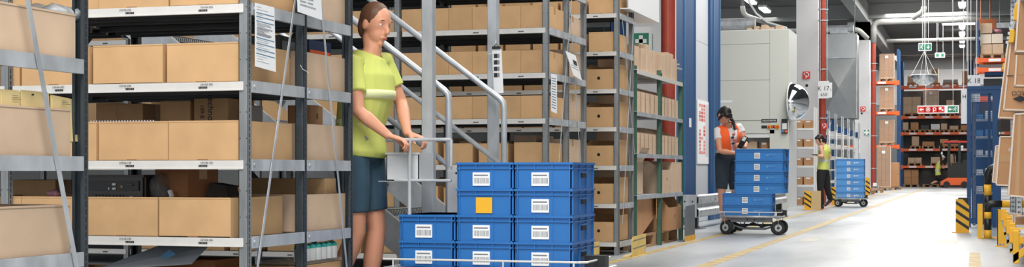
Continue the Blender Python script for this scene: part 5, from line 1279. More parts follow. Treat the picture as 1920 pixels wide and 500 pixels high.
# ------------------------------------------------------------ pallet racks
def orack(lb, Y, X0, X1, beams, ztop, dp=1.1, grp='blue and orange pallet racks', bh=.13):
    e = empty('pallet_rack', ((X0 + X1)/2, Y, 0)); tag(e, lb, 'pallet rack', grp)
    for x in (X0, X1):
        for y in (Y, Y + dp):
            mb = MB(M_BLUE, M_SLOT); mb.box(x - .055, x + .055, y, y + .08, 0, ztop); mb.use(M_SLOT); z = .2
            while z < ztop - .1 and y == Y: mb.box(x - .03, x - .015, y - .003, y, z, z + .05); mb.box(x + .015, x + .03, y - .003, y, z, z + .05); z += .12
            mb.build('upright', e)
        mb = MB(M_BLUE); z = .3; k = 0
        while z < ztop - .9: mb.bar((x, Y + .08, z), (x, Y + dp, z + .8), .04, .03) if k % 2 == 0 else mb.bar((x, Y + dp, z), (x, Y + .08, z + .8), .04, .03); z += .8; k += 1
        mb.build('frame_brace', e)
    for z in beams:
        mb = MB(M_ORANGE); mb.box(X0 + .055, X1 - .055, Y - .03, Y + .03, z - bh, z); mb.box(X0 - .06, X0 + .06, Y - .035, Y - .02, z - bh - .05, z + .03); mb.box(X1 - .06, X1 + .06, Y - .035, Y - .02, z - bh - .05, z + .03); b_ = mb.build('orange_beam', e)
        mb = MB(M_ORANGE); mb.box(X0 + .055, X1 - .055, Y + dp - .05, Y + dp, z - bh, z); mb.build('orange_beam', e)
        k = 0; x = X0 + .35
        while x < X1 - .4: mb = MB(M_PAPER); mb.box(x, x + .38, Y - .034, Y - .03, z - bh*.85, z - bh*.15); mb.build('beam_label', b_); x += .82; k += 1
    return e
YB_ = 79.4; ZB = [atY(1750, y, YB_).z for y in (160, 217, 247.5, 278, 310)]
XL, XRr = atY(1691, 300, YB_).x, atY(1691, 300, YB_).x + 3.35
orack('tall blue and orange pallet rack at the far end of the aisle', YB_, XL, XRr, ZB, 6.45)
orack('next bay of the far pallet rack, mostly hidden by the mesh cage', YB_, XRr + .12, XRr + 3.4, ZB, 6.45)
YL_ = 70.0; ZL_ = [atY(1665, y, YL_).z for y in (152, 209, 272)]
XLr = atY(1684, 300, YL_).x; orack('pallet rack with wrapped loads left of the far rack', YL_, XLr - 2.9, XLr, ZL_, atY(1684, 92, YL_).z)
for z in ():
    pass
YK = 50.0; X1k = atY(1832, 60, YK).x; zk = atY(1850, 109, YK).z
orack('pallet rack above the mesh cage with stacked loads on top', YK, X1k, X1k + 2.9, [1.6, 3.2, atY(1850, 127, YK).z + .35*0, zk], atY(1832, 38, YK).z)
mb = MB(mat('rust_orange', (160, 88, 46), .6)); a = atY(1828, 56, YK + 4); b = atY(1868, 35, YK + 4); mb.box(a.x, b.x, YK + 4, YK + 4.3, a.z, b.z); mb.cyl((a.x + .2, YK + 4.15, b.z), (a.x + .2, YK + 4.15, 7.3), .02, 8); mb.cyl((b.x - .2, YK + 4.15, b.z), (b.x - .2, YK + 4.15, 7.3), .02, 8); tag(mb.build('orange_crossbeam'), 'orange steel box hanging under the roof above the loads', 'beam')
mb = MB(M_GALV); a = atY(1869, 52, 58); b = atY(1890, 42, 58); mb.box(a.x, b.x + .4, 58, 58.2, a.z, b.z); mb.cyl((a.x + .1, 58.1, b.z), (a.x + .1, 58.1, 7.3), .01, 6); mb.cyl((b.x + .2, 58.1, b.z), (b.x + .2, 58.1, 7.3), .01, 6); tag(mb.build('cable_tray'), 'grey cable tray under the roof right of the orange box', 'tray')
mb = MB(mat('back_mesh_panel', (70, 72, 72), .7)); mb.box(XL, XRr + 3.3, YB_ + 1.3, YB_ + 1.34, 0, ZB[0] - .2); tag(mb.build('back_sheeting'), 'dark grey sheeting closing the back of the far pallet rack', 'panel')
def load(lb, px0, px1, pyb, pyt, Y, kind='carton', pal=True, grp='loads on the pallet racks', m=None):
    a = atY(px0, pyb, Y); b = atY(px1, pyt, Y); w = b.x - a.x; h = b.z - a.z; xm = (a.x + b.x)/2; d = .9
    z = 0 if pyb > 345 else a.z
    if pal: put(PAL, (xm, Y + .62, z), 0, 'pallet under ' + lb, 'pallets in the far racks', (max(w/.8, .6)*1.04, 1, .95)); z += .138; h -= .138
    random.seed(hash(lb) % 1000 if False else len(lb)*7 + int(px0))
    e = empty('pallet_load' if kind != 'carton' else 'carton_stack', (xm, Y + .2, z)); tag(e, lb, 'load' if kind != 'carton' else 'boxes', grp)
    m = m or random.choice((M_CARD2, M_CARDP))
    if kind == 'wrapped':
        rows = max(2, int(h/.28)); 
        mb = MB(m)
        for r in range(rows):
            for c in range(3): mb.box(xm - w/2 + .02 + c*(w-.04)/3 + .004, xm - w/2 + .02 + (c+1)*(w-.04)/3 - .004, Y + .2, Y + .2 + d, z + r*h/rows + .003, z + (r+1)*h/rows - .003)
        mb.build('carton_block', e)
        mb = MB(M_FILM); mb.box(xm - w/2, xm + w/2, Y + .18, Y + .22 + d, z - .05, z + h + .01); mb.build('stretch_wrap', e)
        mb = MB(M_EDGE); mb.box(xm + w/2 - .01, xm + w/2 + .012, Y + .17, Y + .2, z - .04, z + h); mb.box(xm - w/2, xm + w/2 - .01, Y + .165, Y + .18, z - .05, z + .02); mb.build('film_fold', e)
        mb = MB(M_PAPER); mb.box(xm - .07, xm + .07, Y + .172, Y + .178, z + h*.82, z + h*.82 + .12); mb.build('load_label', e)
    else:
        n = max(1, round(w/.42)); rows = max(1, round(h/.42))
        for c in range(n):
            for r in range(rows):
                mb = MB(m); g = .006; mb.box(xm - w/2 + c*w/n + g, xm - w/2 + (c+1)*w/n - g, Y + .2 + random.uniform(0, .05), Y + .2 + d, z + r*h/rows, z + (r+1)*h/rows - .004*(r < rows - 1)); mb.bevel(.006); mb.build('carton', e)
    return e
def at_l(i): return (160, 217, 247.5, 278, 310)[i]
B = at_l
T = 'on the top beam of the far rack'
load('pale cartons on the top beam, left end of the far rack', 1701, 1721, B(0), 142, YB_)
load('tall narrow white-topped stack on the top beam behind the dome mirror', 1746, 1759, B(0), 127, YB_, m=M_CARDP)
load('low dark parts load on the top beam right of the dome mirror', 1768, 1796, B(0), 148, YB_, m=M_GALVD)
load('brown cartons on the top beam beside the K 18 sign', 1804, 1826, B(0), 132, YB_, m=M_CARD2)
load('wide pale carton stack on the second beam, left end', 1693, 1726, B(1), 181, YB_, m=M_CARDP)
load('pale load in shiny film on the second beam', 1730, 1760, B(1), 168, YB_, kind='wrapped', m=M_CARDP)
load('small carton on the second beam above the safety sign strip', 1774, 1789, B(1), 187, YB_, m=M_CARDP)
load('pale carton load on the second beam at the cage', 1799, 1822, B(1), 193, YB_, m=M_CARDP)
for i, (a, b, t, m, s) in enumerate([(1691, 1703, 229, M_CARDP, 'pale carton'), (1707, 1722, 229, M_CARD2, 'brown carton'), (1726, 1742, 234, M_BLACK, 'black covered load'), (1745, 1762, 232, M_PAPER, 'white sacks'), (1764, 1776, 231, M_CARDP, 'tall pale carton'), (1780, 1797, 235, M_CARDP, 'low pale carton'), (1801, 1816, 234, M_CARD2, 'brown low carton')]):
    load('%s on the third beam of the far rack, %s from left' % (s, ORD[i]), a, b, B(2), t, YB_, m=m)
for i, (a, b, t) in enumerate([(1709, 1723, 255), (1729, 1752, 265), (1762, 1778, 260), (1782, 1798, 262)]):
    load('cartons on the fourth beam of the far rack, %s from left' % ORD[i], a, b, B(3), t, YB_)
for i, (a, b, t) in enumerate([(1702, 1728, 295), (1745, 1765, 294), (1776, 1792, 288)]):
    load('low cartons on the lowest beam of the far rack, %s from left' % ORD[i], a, b, B(4), t, YB_, m=M_CARDP)
load('big open brown carton on the floor under the far rack', 1694, 1722, 349.5, 317, YB_, m=M_CARD2)
put(PAL, (atY(1745, 350, YB_).x, YB_ + .62, 0), 0, 'empty pallet on the floor under the far rack', 'pallets in the far racks')
load('wrapped dark carton load on the upper beam of the left rack', 1648, 1676, 152, 100, YL_, kind='wrapped', m=M_CARD2)
load('wrapped dark carton load on the middle beam of the left rack', 1648, 1676, 209, 162, YL_, kind='wrapped', m=M_CARD2)
load('wrapped dark carton load on the lower beam of the left rack', 1648, 1676, 272, 224, YL_, kind='wrapped', m=M_CARD2)
load('tall wrapped carton pallet on the floor beside the far red pipe', 1643, 1669, 354, 271, 64.5, kind='wrapped', m=M_CARD2)
load('stacked cartons on the floor right of the tall wrapped pallet', 1669, 1685, 351, 300, 67, m=M_CARD2)
load('low wrapped bundle on the floor at the foot of the column', 1634, 1646, 360, 346, 57, kind='wrapped', m=M_GALVD)
load('small flat pallet load before the far column', 1612, 1632, 364, 352, 53, m=M_CARD2)
load('wide carton pallet on the top beam above the mesh cage', 1839, 1882, 109, 81, YK - .02, m=M_CARDP)
load('flat white-topped boxes stacked on the wide carton above the cage', 1838, 1881, 80.8, 62, YK - .02, pal=False, m=M_EDGE)
load('tall pale carton on top of the flat boxes above the cage', 1838, 1861, 61.5, 42, YK, pal=False, m=M_CARDP)
mb = MB(mat('pink_film', (222, 120, 130), .4)); p = atY(1870, 60, YK + .5); mb.sph((p.x, p.y, p.z + .03), .14, .3, .07); mb.sph((p.x + .06, p.y, p.z + .03), .1, .25, .06); tag(mb.build('film_bundle', smooth=True), 'pink wrapped bundle on the flat boxes above the cage', 'bundle')
load('dark blue crate load on the lower beam above the cage', 1846, 1882, 141, 128, YK - .02, pal=False, m=M_BLUE)
load('dark flat load beneath the blue one above the cage', 1844, 1880, 160, 146, YK - .02, pal=False, m=M_INK)

# ------------------------------------------------------------ forklift
YF_ = 75.3
def F(px, py, y=0): p = atY(px, py, YF_); return Vector((p.x, p.y + y, p.z))
e = empty('forklift', F(1790, 350)); tag(e, 'orange and black reach truck before the far pallet rack', 'forklift')
a = F(1766, 348); b = F(1813, 333)
mb = MB(M_ORANGE); mb.prism([(a.x, YF_, .12), (b.x + .6, YF_, .12), (b.x + .6, YF_, b.z), (a.x + .25, YF_, b.z), (a.x, YF_, b.z - .15)], (0, 1.1, 0)); mb.bevel(.02); mb.build('chassis', e)
mb = MB(M_BLACK); p = F(1776, 333); q = F(1785, 308); r_ = F(1800, 300)
mb.prism([(p.x, YF_ + .08, b.z), (b.x + .55, YF_ + .08, b.z), (b.x + .5, YF_ + .08, r_.z + .1), (r_.x, YF_ + .08, r_.z), (q.x, YF_ + .08, q.z), (p.x + .05, YF_ + .08, q.z - .2)], (0, .95, 0)); mb.bevel(.03, 2); mb.build('cab_body', e)
for px, y0 in ((1779, 262), (1799, 262)):
    for yy in (.1, .95): t = F(px, y0); mb = MB(M_BLACK); mb.box(t.x - .06, t.x + .06, YF_ + yy - .04, YF_ + yy + .04, .4, t.z); mb.build('mast', e)
t = F(1770, 265); u = F(1813, 263); mb = MB(M_REDS); mb.box(t.x, u.x + .5, YF_ + .05, YF_ + 1.05, t.z - .05, t.z + .03); mb.use(M_BLACK); mb.box(t.x, u.x + .5, YF_ + .15, YF_ + .95, t.z - .1, t.z - .05); mb.build('overhead_guard', e)
mb = MB(M_BLACK); mb.tube([F(1765, 310), F(1764, 290), F(1765, 268)], .05, 8); mb.use(M_WHITE); mb.sph(F(1765, 287), .07, .05, .1); mb.sph(F(1804, 275), .07, .05, .07); mb.sph(F(1804, 280), .07, .05, .07); mb.build('lamp_arm', e)
mb = MB(M_RUBBER); 
for px in (1775, 1808): t = F(px, 348); mb.cyl((t.x, YF_ - .02, .16), (t.x, YF_ + .2, .16), .16, 16); mb.cyl((t.x, YF_ + .9, .16), (t.x, YF_ + 1.12, .16), .16, 16)
mb.build('wheel', e)
mb = MB(M_BLACK); t = F(1789, 304); mb.cyl(t, t + Vector((0, 0, .35)), .025, 8); mb.sph(t + Vector((0, 0, .38)), .07); t = F(1802, 304); mb.cyl(t, t + Vector((.1, 0, .4)), .03, 8); mb.build('control_lever', e)

# ------------------------------------------------------------ people
def ell(t0, t1, k): return [t0 + (t1 - t0)*i/(k - 1) for i in range(k)]
def hand(mb, wr, fwd, pn, side, s=1.0, curl=35, spread=.3):
    """palm from the wrist along fwd, palm facing pn, thumb on +side"""
    fwd = Vector(fwd).normalized(); pn = Vector(pn); pn = (pn - fwd*pn.dot(fwd)).normalized(); sd = fwd.cross(pn)
    if sd.dot(Vector(side)) < 0: sd = -sd
    wr = Vector(wr); pl = .088*s
    mb.loft([wr - fwd*.01*s, wr + fwd*.02*s, wr + fwd*.055*s, wr + fwd*pl], [(.022*s, .016*s), (.033*s, .016*s), (.040*s, .015*s), (.038*s, .012*s)], side=sd, n=10)
    for i, (o, L, r) in enumerate(((.029, .070, .0085), (.010, .078, .009), (-.010, .073, .0085), (-.028, .058, .0075))):
        d = (fwd + sd*o*spread*8*.12/.12).normalized(); p = wr + fwd*(pl - .018*s) + sd*o*s; P = [p, p + fwd*.018*s]; cur = P[-1]
        for j, fr in enumerate((.45, .32, .23)):
            a = R(curl*(j + .6)); v = (d*math.cos(a) + pn*math.sin(a)).normalized(); cur = cur + v*L*fr*s*1.15; P.append(cur)
        mb.loft(P, [r*s*1.1, r*s*1.1, r*s, r*.92*s, r*.75*s], n=8)
    p = wr + fwd*.022*s + sd*.026*s; d1 = (fwd*.62 + sd*.62 + pn*.35).normalized(); d2 = (fwd*.85 + sd*.12 + pn*.6).normalized()
    mb.loft([p - sd*.01*s, p + d1*.032*s, p + d1*.032*s + d2*.03*s, p + d1*.032*s + d2*.054*s], [.013*s, .0115*s, .010*s, .0075*s], n=8)
def remesh(o, v, sm=3):
    m = o.modifiers.new('remesh', 'REMESH'); m.mode = 'VOXEL'; m.voxel_size = v; m.use_smooth_shade = True
    if sm: s = o.modifiers.new('smooth', 'SMOOTH'); s.iterations = sm; s.factor = .5
def person(lb, J, s=1.0, vox=.008, skin=M_SKIN, face=True, grp=None):
    """J: world joints. body = one continuous skin mesh; returns empty and helpers"""
    V = {k: (Vector(v) if not isinstance(v, (int, float, str)) else v) for k, v in J.items()}
    e = empty('person', Vector((V['pelvis'].x, V['pelvis'].y, 0))); tag(e, lb, 'person', grp)
    shs = (V['shR'] - V['shL']).normalized(); hps = (V['hipR'] - V['hipL']).normalized()
    mb = MB(skin)
    # torso
    pel, wai, che, nk = V['pelvis'], V['waist'], V['chest'], V['neck']
    mid = (V['shL'] + V['shR'])/2
    tors = [(pel - (wai - pel)*.45, .07, .075, hps), (pel - (wai - pel)*.2, .15, .11, hps), (pel, .165, .118, hps), (pel.lerp(wai, .55), .145, .10, hps), (wai, .128, .095, hps), (wai.lerp(che, .5), .145, .105, shs), (che, .160, .115, shs), (che.lerp(mid, .6), .158, .10, shs), (mid, .12, .078, shs), (mid.lerp(nk, .6), .06, .058, shs)]
    mb.loft([t[0] for t in tors], [(t[1]*s, t[2]*s) for t in tors], side=shs, n=16)
    V['_tors'] = tors
    # neck + head
    hc = V['head']; hf = V['face'].normalized(); hu = V['up'].normalized(); hs = hf.cross(hu).normalized(); hu = hs.cross(hf).normalized()
    mb.loft([mid.lerp(nk, .3), nk, hc - hu*.05*s - hf*.02*s], [.058*s, .053*s, .052*s], n=12)
    Rm = Matrix((hs, hf, hu)).transposed()
    mb.sph(hc + hu*.02*s, .074*s, .094*s, .098*s, Rm, 18, 12); mb.sph(hc - hu*.045*s + hf*.028*s, .055*s, .062*s, .068*s, Rm, 14, 9)
    mb.sph(hc - hu*.098*s + hf*.066*s, .022*s, .02*s, .018*s, Rm, 10, 6)
    mb.loft([hc + hu*.018*s + hf*.088*s, hc - hu*.012*s + hf*.100*s, hc - hu*.03*s + hf*.108*s, hc - hu*.04*s + hf*.092*s], [.007*s, .011*s, .0155*s, .011*s], n=8)
    for sg in (-1, 1):
        mb.sph(hc + hs*sg*.076*s - hf*.008*s - hu*.008*s, .010*s, .02*s, .032*s, Rm, 8, 6)
        mb.sph(hc + hs*sg*.03*s + hf*.084*s + hu*.028*s, .022*s, .01*s, .007*s, Rm, 8, 5)
    mb.sph(hc - hu*.066*s + hf*.088*s, .024*s, .010*s, .008*s, Rm, 10, 5)
    # arms
    for q in 'LR':
        sh, el, wr = V['sh' + q], V['el' + q], V['wr' + q]; inn = mid.lerp(sh, .55)
        P = [inn - Vector((0, 0, .01)), sh, sh.lerp(el, .25), sh.lerp(el, .6), el, el.lerp(wr, .3), el.lerp(wr, .7), wr, wr + (wr - el).normalized()*.01]
        mb.loft(P, [r*s for r in (.05, .056, .05, .043, .037, .040, .031, .024, .023)], n=12)
        fw = V.get('hd' + q, (wr - el)); hand(mb, wr, fw, V.get('pn' + q, Vector((0, 0, -1))), V.get('th' + q, Vector((0, 0, 1))), s, V.get('curl' + q, 35))
    for q in 'LR':
        hp, kn, an, to = V['hip' + q], V['kn' + q], V['an' + q], V['toe' + q]
        P = [hp + (hp - kn)*.12, hp, hp.lerp(kn, .3), hp.lerp(kn, .7), kn, kn.lerp(an, .25), kn.lerp(an, .45), kn.lerp(an, .8), an]
        mb.loft(P, [r*s for r in (.08, .088, .082, .064, .052, .056, .055, .038, .034)], n=14)
        f = (to - an); f.z = 0; f = f.normalized(); heel = an - f*.035*s; 
        mb.loft([heel + Vector((0, 0, -.03*s)), an + Vector((0, 0, -.03*s)), an.lerp(to, .6) + Vector((0, 0, -.012*s)), to], [.03*s, .036*s, .034*s, .022*s], n=10)
    o = mb.build('body', e, recalc=True); remesh(o, vox)
    if face:
        mb = MB(M_PAPER, M_INK)
        for sg in (-1, 1):
            c = hc + hs*sg*.031*s + hf*.0755*s + hu*.008*s; mb.use(M_PAPER); mb.sph(c, .012*s, .008*s, .0065*s, Rm, 10, 6); mb.use(M_INK); mb.sph(c + hf*.0035*s, .0052*s, .0055*s, .0052*s, Rm, 8, 5)
        mb.build('eyes', e, smooth=True)
        mb = MB(M_HAIRB)
        for sg in (-1, 1): c = hc + hs*sg*.031*s + hf*.090*s + hu*.032*s; mb.sph(c - hf*.004*s, .019*s, .005*s, .004*s, Rm, 8, 5)
        mb.build('eyebrows', e, smooth=True)
        mb = MB(mat('lips', (176, 92, 84), .5)); mb.sph(hc - hu*.066*s + hf*.095*s, .02*s, .007*s, .0055*s, Rm, 10, 6); mb.build('mouth', e, smooth=True)
    V['_e'] = e; V['_s'] = s; V['_h'] = (hc, hf, hu, hs, Rm); V['_mid'] = mid; V['_shs'] = shs
    return V
def shell(V, name, m, i0, i1, k=1.08, add=.01, gap=None, vox=.009, sleeves=0.0, thick=.006, extra=0):
    """clothing round the torso rings i0..i1; gap(t) opens the front; sleeves = fraction of upper arm"""
    s = V['_s']; tors = V['_tors'][i0:i1 + 1]
    if gap is None:
        mb = MB(m); mb.loft([t[0] for t in tors], [((t[1]*k + add)*s, (t[2]*k + add)*s) for t in tors], side=V['_shs'], n=20)
        for q in 'LR':
            if sleeves:
                sh, el = V['sh' + q], V['el' + q]; inn = V['_mid'].lerp(sh, .5); P = [inn, sh, sh.lerp(el, sleeves*.5), sh.lerp(el, sleeves)]
                mb.loft(P, [(.052 + add)*s, (.060 + add*.8)*s, (.055 + add*.8)*s, (.052 + add*1.1)*s], n=12)
        o = mb.build(name, V['_e']); remesh(o, vox, 2); return o
    # open-fronted shell
    mb = MB(m); n = 30; rows = []; N = len(tors)
    sub = 3
    pts = []
    for i in range(N - 1):
        for j in range(sub):
            t = j/sub; a, b = tors[i], tors[i+1]; pts.append((a[0].lerp(b[0], t), a[1] + (b[1]-a[1])*t, a[2] + (b[2]-a[2])*t))
    pts.append(tors[-1][:3])
    M = len(pts); fr = V['front'].normalized()
    for i, (c, rx, ry) in enumerate(pts):
        tan = (pts[min(i+1, M-1)][0] - pts[max(i-1, 0)][0]).normalized(); u = V['_shs']; u = (u - tan*u.dot(tan)).normalized(); v = tan.cross(u)
        if v.dot(fr) < 0: v = -v
        g = gap(i/(M - 1)); row = []
        for kx in range(n + 1):
            th = math.pi/2 + g + (2*math.pi - 2*g)*kx/n
            row.append(mb.bm.verts.new(c + u*(rx*k + add)*s*math.cos(th) + v*(ry*k + add)*s*math.sin(th)))
        rows.append(row)
    for a, b in zip(rows, rows[1:]):
        for kx in range(n): mb.f([a[kx], a[kx+1], b[kx+1], b[kx]])
    o = mb.build(name, V['_e'], smooth=True); sm = o.modifiers.new('thick', 'SOLIDIFY'); sm.thickness = thick; sm.offset = 1
    ss = o.modifiers.new('sub', 'SUBSURF'); ss.levels = 1; ss.render_levels = 1
    return o
def legwear(V, name, m, frac, add=.014, vox=.009, waist=3):
    """shorts / trousers; frac of thigh (<=1) or 1+frac of shin"""
    s = V['_s']; mb = MB(m); T_ = V['_tors'][0:waist + 1]
    mb.loft([t[0] for t in T_], [((t[1] + add)*s, (t[2] + add)*s) for t in T_], side=V['_shs'], n=18)
    for q in 'LR':
        hp, kn, an = V['hip' + q], V['kn' + q], V['an' + q]
        if frac <= 1: P = [hp + (hp - kn)*.1, hp, hp.lerp(kn, frac*.5), hp.lerp(kn, frac)]; rr = [.088, .092, .082, .066 if frac > .6 else .086]
        else: P = [hp + (hp - kn)*.1, hp, hp.lerp(kn, .5), kn, kn.lerp(an, (frac - 1)*.5), kn.lerp(an, frac - 1)]; rr = [.088, .094, .082, .062, .058, .05]
        mb.loft(P, [(r + add)*s for r in rr], n=14)
    o = mb.build(name, V['_e']); remesh(o, vox, 2); return o
def shoes(V, m, sole=None, vox=.006, sock=None):
    s = V['_s']
    for q in 'LR':
        an, to = V['an' + q], V['toe' + q]; f = (to - an).normalized(); fz = Vector((f.x, f.y, 0)).normalized()
        up_ = Vector((0, 0, 1)); heel = an - f*.045*s
        mb = MB(m); lo = Vector((0, 0, -.035*s))
        mb.loft([heel + lo, an + lo, an.lerp(to, .55) + Vector((0, 0, -.012*s)), to + f*.025*s], [(.034*s, .038*s), (.04*s, .044*s), (.043*s, .034*s), (.03*s, .022*s)], side=fz.cross(up_), n=12)
        mb.loft([an + lo, an + (V['kn' + q] - an).normalized()*.03*s], [.042*s, .042*s], n=12)
        o = mb.build('shoe', V['_e']); remesh(o, vox, 2)
        if sole:
            b = MB(sole); sd = fz.cross(up_)*.042*s; P = [heel + lo*2.0 - sd*.8, heel + lo*2.0 + sd*.8, an.lerp(to, .6) + Vector((0, 0, -.044*s)) + sd, to + f*.03*s + Vector((0, 0, -.018*s)) + sd*.5, to + f*.03*s + Vector((0, 0, -.018*s)) - sd*.5, an.lerp(to, .6) + Vector((0, 0, -.044*s)) - sd]
            b.prism(P, (0, 0, .016*s)); b.build('sole', o, local=True) if False else b.build('sole', V['_e'])
def hair(V, m, cap=True, bun=None, tail=None, fringe=False, vox=.007):
    s = V['_s']; hc, hf, hu, hs, Rm = V['_h']; mb = MB(m)
    mb.sph(hc + hu*.034*s - hf*.014*s, .082*s, .094*s, .096*s, Rm, 16, 10)
    mb.sph(hc - hf*.052*s - hu*.01*s, .072*s, .055*s, .09*s, Rm, 14, 9)
    if fringe: mb.sph(hc + hu*.062*s + hf*.056*s, .066*s, .042*s, .04*s, Rm, 14, 8); [mb.loft([hc + hu*.05*s + hs*sg*.07*s + hf*.03*s, hc + hs*sg*.083*s - hu*.02*s + hf*.03*s, hc + hs*sg*.078*s - hu*.075*s + hf*.035*s], [.022*s, .017*s, .008*s], n=8) for sg in (-1, 1)]
    if tail:
        P = [Vector(t) for t in tail]; mb.loft(P, [(.03 - .018*i/(len(P)-1))*s*(1.1 if i else .9) for i in range(len(P))], n=10)
    o = mb.build('hair', V['_e']); remesh(o, vox, 2); return o

# ---- the woman at the trolley
D0 = 20.1
def w1(px, py, dd=0.0): return W(px, py, D0 + dd)
fr = (Vector((1, 0, 0))*.72 - Vector((0, 1, 0))*.62)     # body faces the aisle, towards the camera's right
J = dict(pelvis=w1(1362, 296, .0), waist=w1(1362, 277, .0), chest=w1(1364, 256, -.05), neck=w1(1362, 233, -.10),
    shL=w1(1386, 239, .10), shR=w1(1346, 246, -.10), elR=w1(1350, 283, -.22), wrR=w1(1377, 287, -.34), elL=w1(1398, 264, .02), wrL=w1(1397, 277, -.22),
    hipL=w1(1371, 301, .08), hipR=w1(1355, 301, -.06), knL=w1(1379, 355, .05), knR=w1(1353, 355, -.12), anL=w1(1370, 424, .25), anR=w1(1359, 424, -.03),
    toeL=w1(1388, 430, .12), toeR=w1(1371, 433.5, -.2), head=w1(1358, 216, -.16), face=(fr*.66 + Vector((0, 0, -.72))), up=(fr*.6 + Vector((0, 0, .66))), front=fr,
    hdR=Vector((1, -.1, -.05)), pnR=Vector((0, 0, -1)), thR=Vector((0, 1, .4)), curlR=28, hdL=Vector((-.4, -.5, .25)), pnL=Vector((-.7, .2, -.2)), thL=Vector((0, 0, 1)), curlL=42)
for q_l in 'LR': J['an' + q_l].z = .085; J['toe' + q_l].z = .035
V = person('woman in an orange vest bending over blue crates with a handheld scanner', J, 1.0, .0085, M_SKIN)
shell(V, 't_shirt', M_TEE, 1, 9, 1.03, .006, sleeves=.42)
shell(V, 'safety_vest', M_VESTO, 4, 9, 1.06, .014, gap=lambda t: .08 + .68*t)
mb = MB(M_INKR, M_INK); c = V['chest']; 
for dx, dz, m in ((0, .03, M_INKR), (.02, -.01, M_INK), (-.01, -.05, M_INKR), (.01, -.09, M_INK)):
    mb.use(m); side = V['_shs']; p = c + fr.normalized()*(.127) + side*dx + Vector((0, 0, dz)); mb.sph(p, .028, .012, .016, Matrix((side, fr.normalized(), Vector((0, 0, 1)))).transposed(), 10, 6)
mb.build('shirt_print', V['_e'])
legwear(V, 'shorts', M_DENIM, .98, .012)
shoes(V, M_INK); hc, hf, hu, hs, Rm = V['_h']
hair(V, M_HAIR, fringe=True, tail=[hc - hf*.07 + hu*.03, w1(1370, 220, -.10), w1(1376, 230, -.12), w1(1378, 244, -.18)])
mb = MB(M_HAIR); mb.loft([hc + hs*.06 + hu*.04, w1(1374, 224, -.25), w1(1371, 240, -.26)], [.012, .01, .005], n=8)
mb.build('loose_strand', V['_e'])
g = w1(1392, 266, -.33); e = empty('handheld_scanner', g); tag(e, 'black handheld scanner with a grey screen held by the woman', 'scanner')
ax = (w1(1401, 253, -.30) - w1(1384, 278, -.34)).normalized(); mb = MB(M_BLACK); nrm = Vector((-.25, -.9, .3)).normalized()
p0 = w1(1386, 277, -.36); p1 = w1(1399, 256, -.34); mb.bar(p0, p1, .07, .035, up=nrm); mb.bevel(.008, 2); mb.build('casing', e)
mb = MB(M_CAB); q0 = p0.lerp(p1, .58); q1 = p0.lerp(p1, .93); pm_off = Vector((-.0, -.021, .006)); mb.bar(q0 + pm_off, q1 + pm_off, .048, .006, up=nrm); mb.build('screen', e)
mb = MB(M_BLACK); mb.tube([p1 + Vector((.0, -.01, -.03)), w1(1405, 267, -.36)], .012, 8); mb.build('trigger_grip', e)

# ---- worker with the phone
D0 = 31.7
fr = Vector((-.9, -.42, 0))
J = dict(pelvis=w1(1543, 318), waist=w1(1544, 301), chest=w1(1546, 283), neck=w1(1542, 270, -.03), shL=w1(1539, 276, -.2), shR=w1(1551, 276, .18),
    elL=w1(1543, 293, -.25), wrL=w1(1532, 291, -.30), elR=w1(1556, 294, .1), wrR=w1(1545, 294, -.12), hipL=w1(1540, 323, -.08), hipR=w1(1547, 323, .08),
    knL=w1(1538, 353, -.12), knR=w1(1551, 352, .1), anL=w1(1541, 381, -.1), anR=w1(1557, 373, .2), toeL=w1(1527, 388, -.25), toeR=w1(1548, 384, .1),
    head=w1(1537, 262, -.05), face=fr + Vector((0, 0, -.35)), up=Vector((-.3, -.1, 1)), front=fr, hdL=Vector((-1, -.1, .1)), pnL=Vector((0, 0, 1)), thL=Vector((0, 1, .2)), curlL=40, curlR=45)
J['anL'].z = .075; J['toeL'].z = .03
V = person('worker in a yellow vest walking left while looking at a phone', J, .93, .009, M_SKIN2, face=True)
shell(V, 'safety_vest', M_VEST, 2, 9, 1.05, .016, sleeves=0)
mb = MB(M_REFL); t = V['_tors']; mb.loft([t[4][0] - Vector((0, 0, .02)), t[4][0] + Vector((0, 0, .03))], [((t[4][1]*1.05 + .021)*.93, (t[4][2]*1.05 + .021)*.93)]*2, side=V['_shs'], n=20); mb.build('reflective_band', V['_e'])
legwear(V, 'trousers', M_TROU, 1.96, .012); shoes(V, M_INK, sole=M_ORANGE); hc, hf, hu, hs, Rm = V['_h']
hair(V, M_HAIR, fringe=True, tail=[hc - hf*.07 + hu*.02, hc - hf*.11 - hu*.03, hc - hf*.1 - hu*.12])
p = w1(1525, 289.5, -.31); e = empty('mobile_phone', p); tag(e, 'dark phone held up by the worker in the yellow vest', 'phone'); mb = MB(M_BLACK); mb.cbox(p + Vector((.03, 0, 0)), .13, .07, .014, .2); mb.bevel(.004); mb.build('phone_body', e); mb = MB(M_INKB); mb.cbox(p + Vector((.03, 0, .008)), .11, .058, .002, .2); mb.build('screen', e)

# ---- far worker at the forklift
D0 = 73.6
fr = Vector((.95, -.2, 0))
J = dict(pelvis=w1(1759, 328), waist=w1(1758, 319), chest=w1(1761, 309), neck=w1(1765, 301), shL=w1(1763, 304, .2), shR=w1(1763, 305, -.2), elL=w1(1770, 312, .2), wrL=w1(1777, 309, .2), elR=w1(1768, 315, -.2), wrR=w1(1774, 313, -.22),
    hipL=w1(1759, 331, .1), hipR=w1(1760, 331, -.1), knL=w1(1757, 339, .1), knR=w1(1766, 338, -.1), anL=w1(1745, 344, .1), anR=w1(1764, 347.5, -.1), toeL=w1(1742, 347.5, .1), toeR=w1(1770, 350, -.1),
    head=w1(1767, 295), face=fr + Vector((0, 0, -.2)), up=Vector((.2, 0, 1)), front=fr)
J['anR'].z = .08; J['toeR'].z = .03
V = person('far worker in a yellow vest leaning towards the orange forklift', J, 1.0, .014, M_SKIN, face=False)
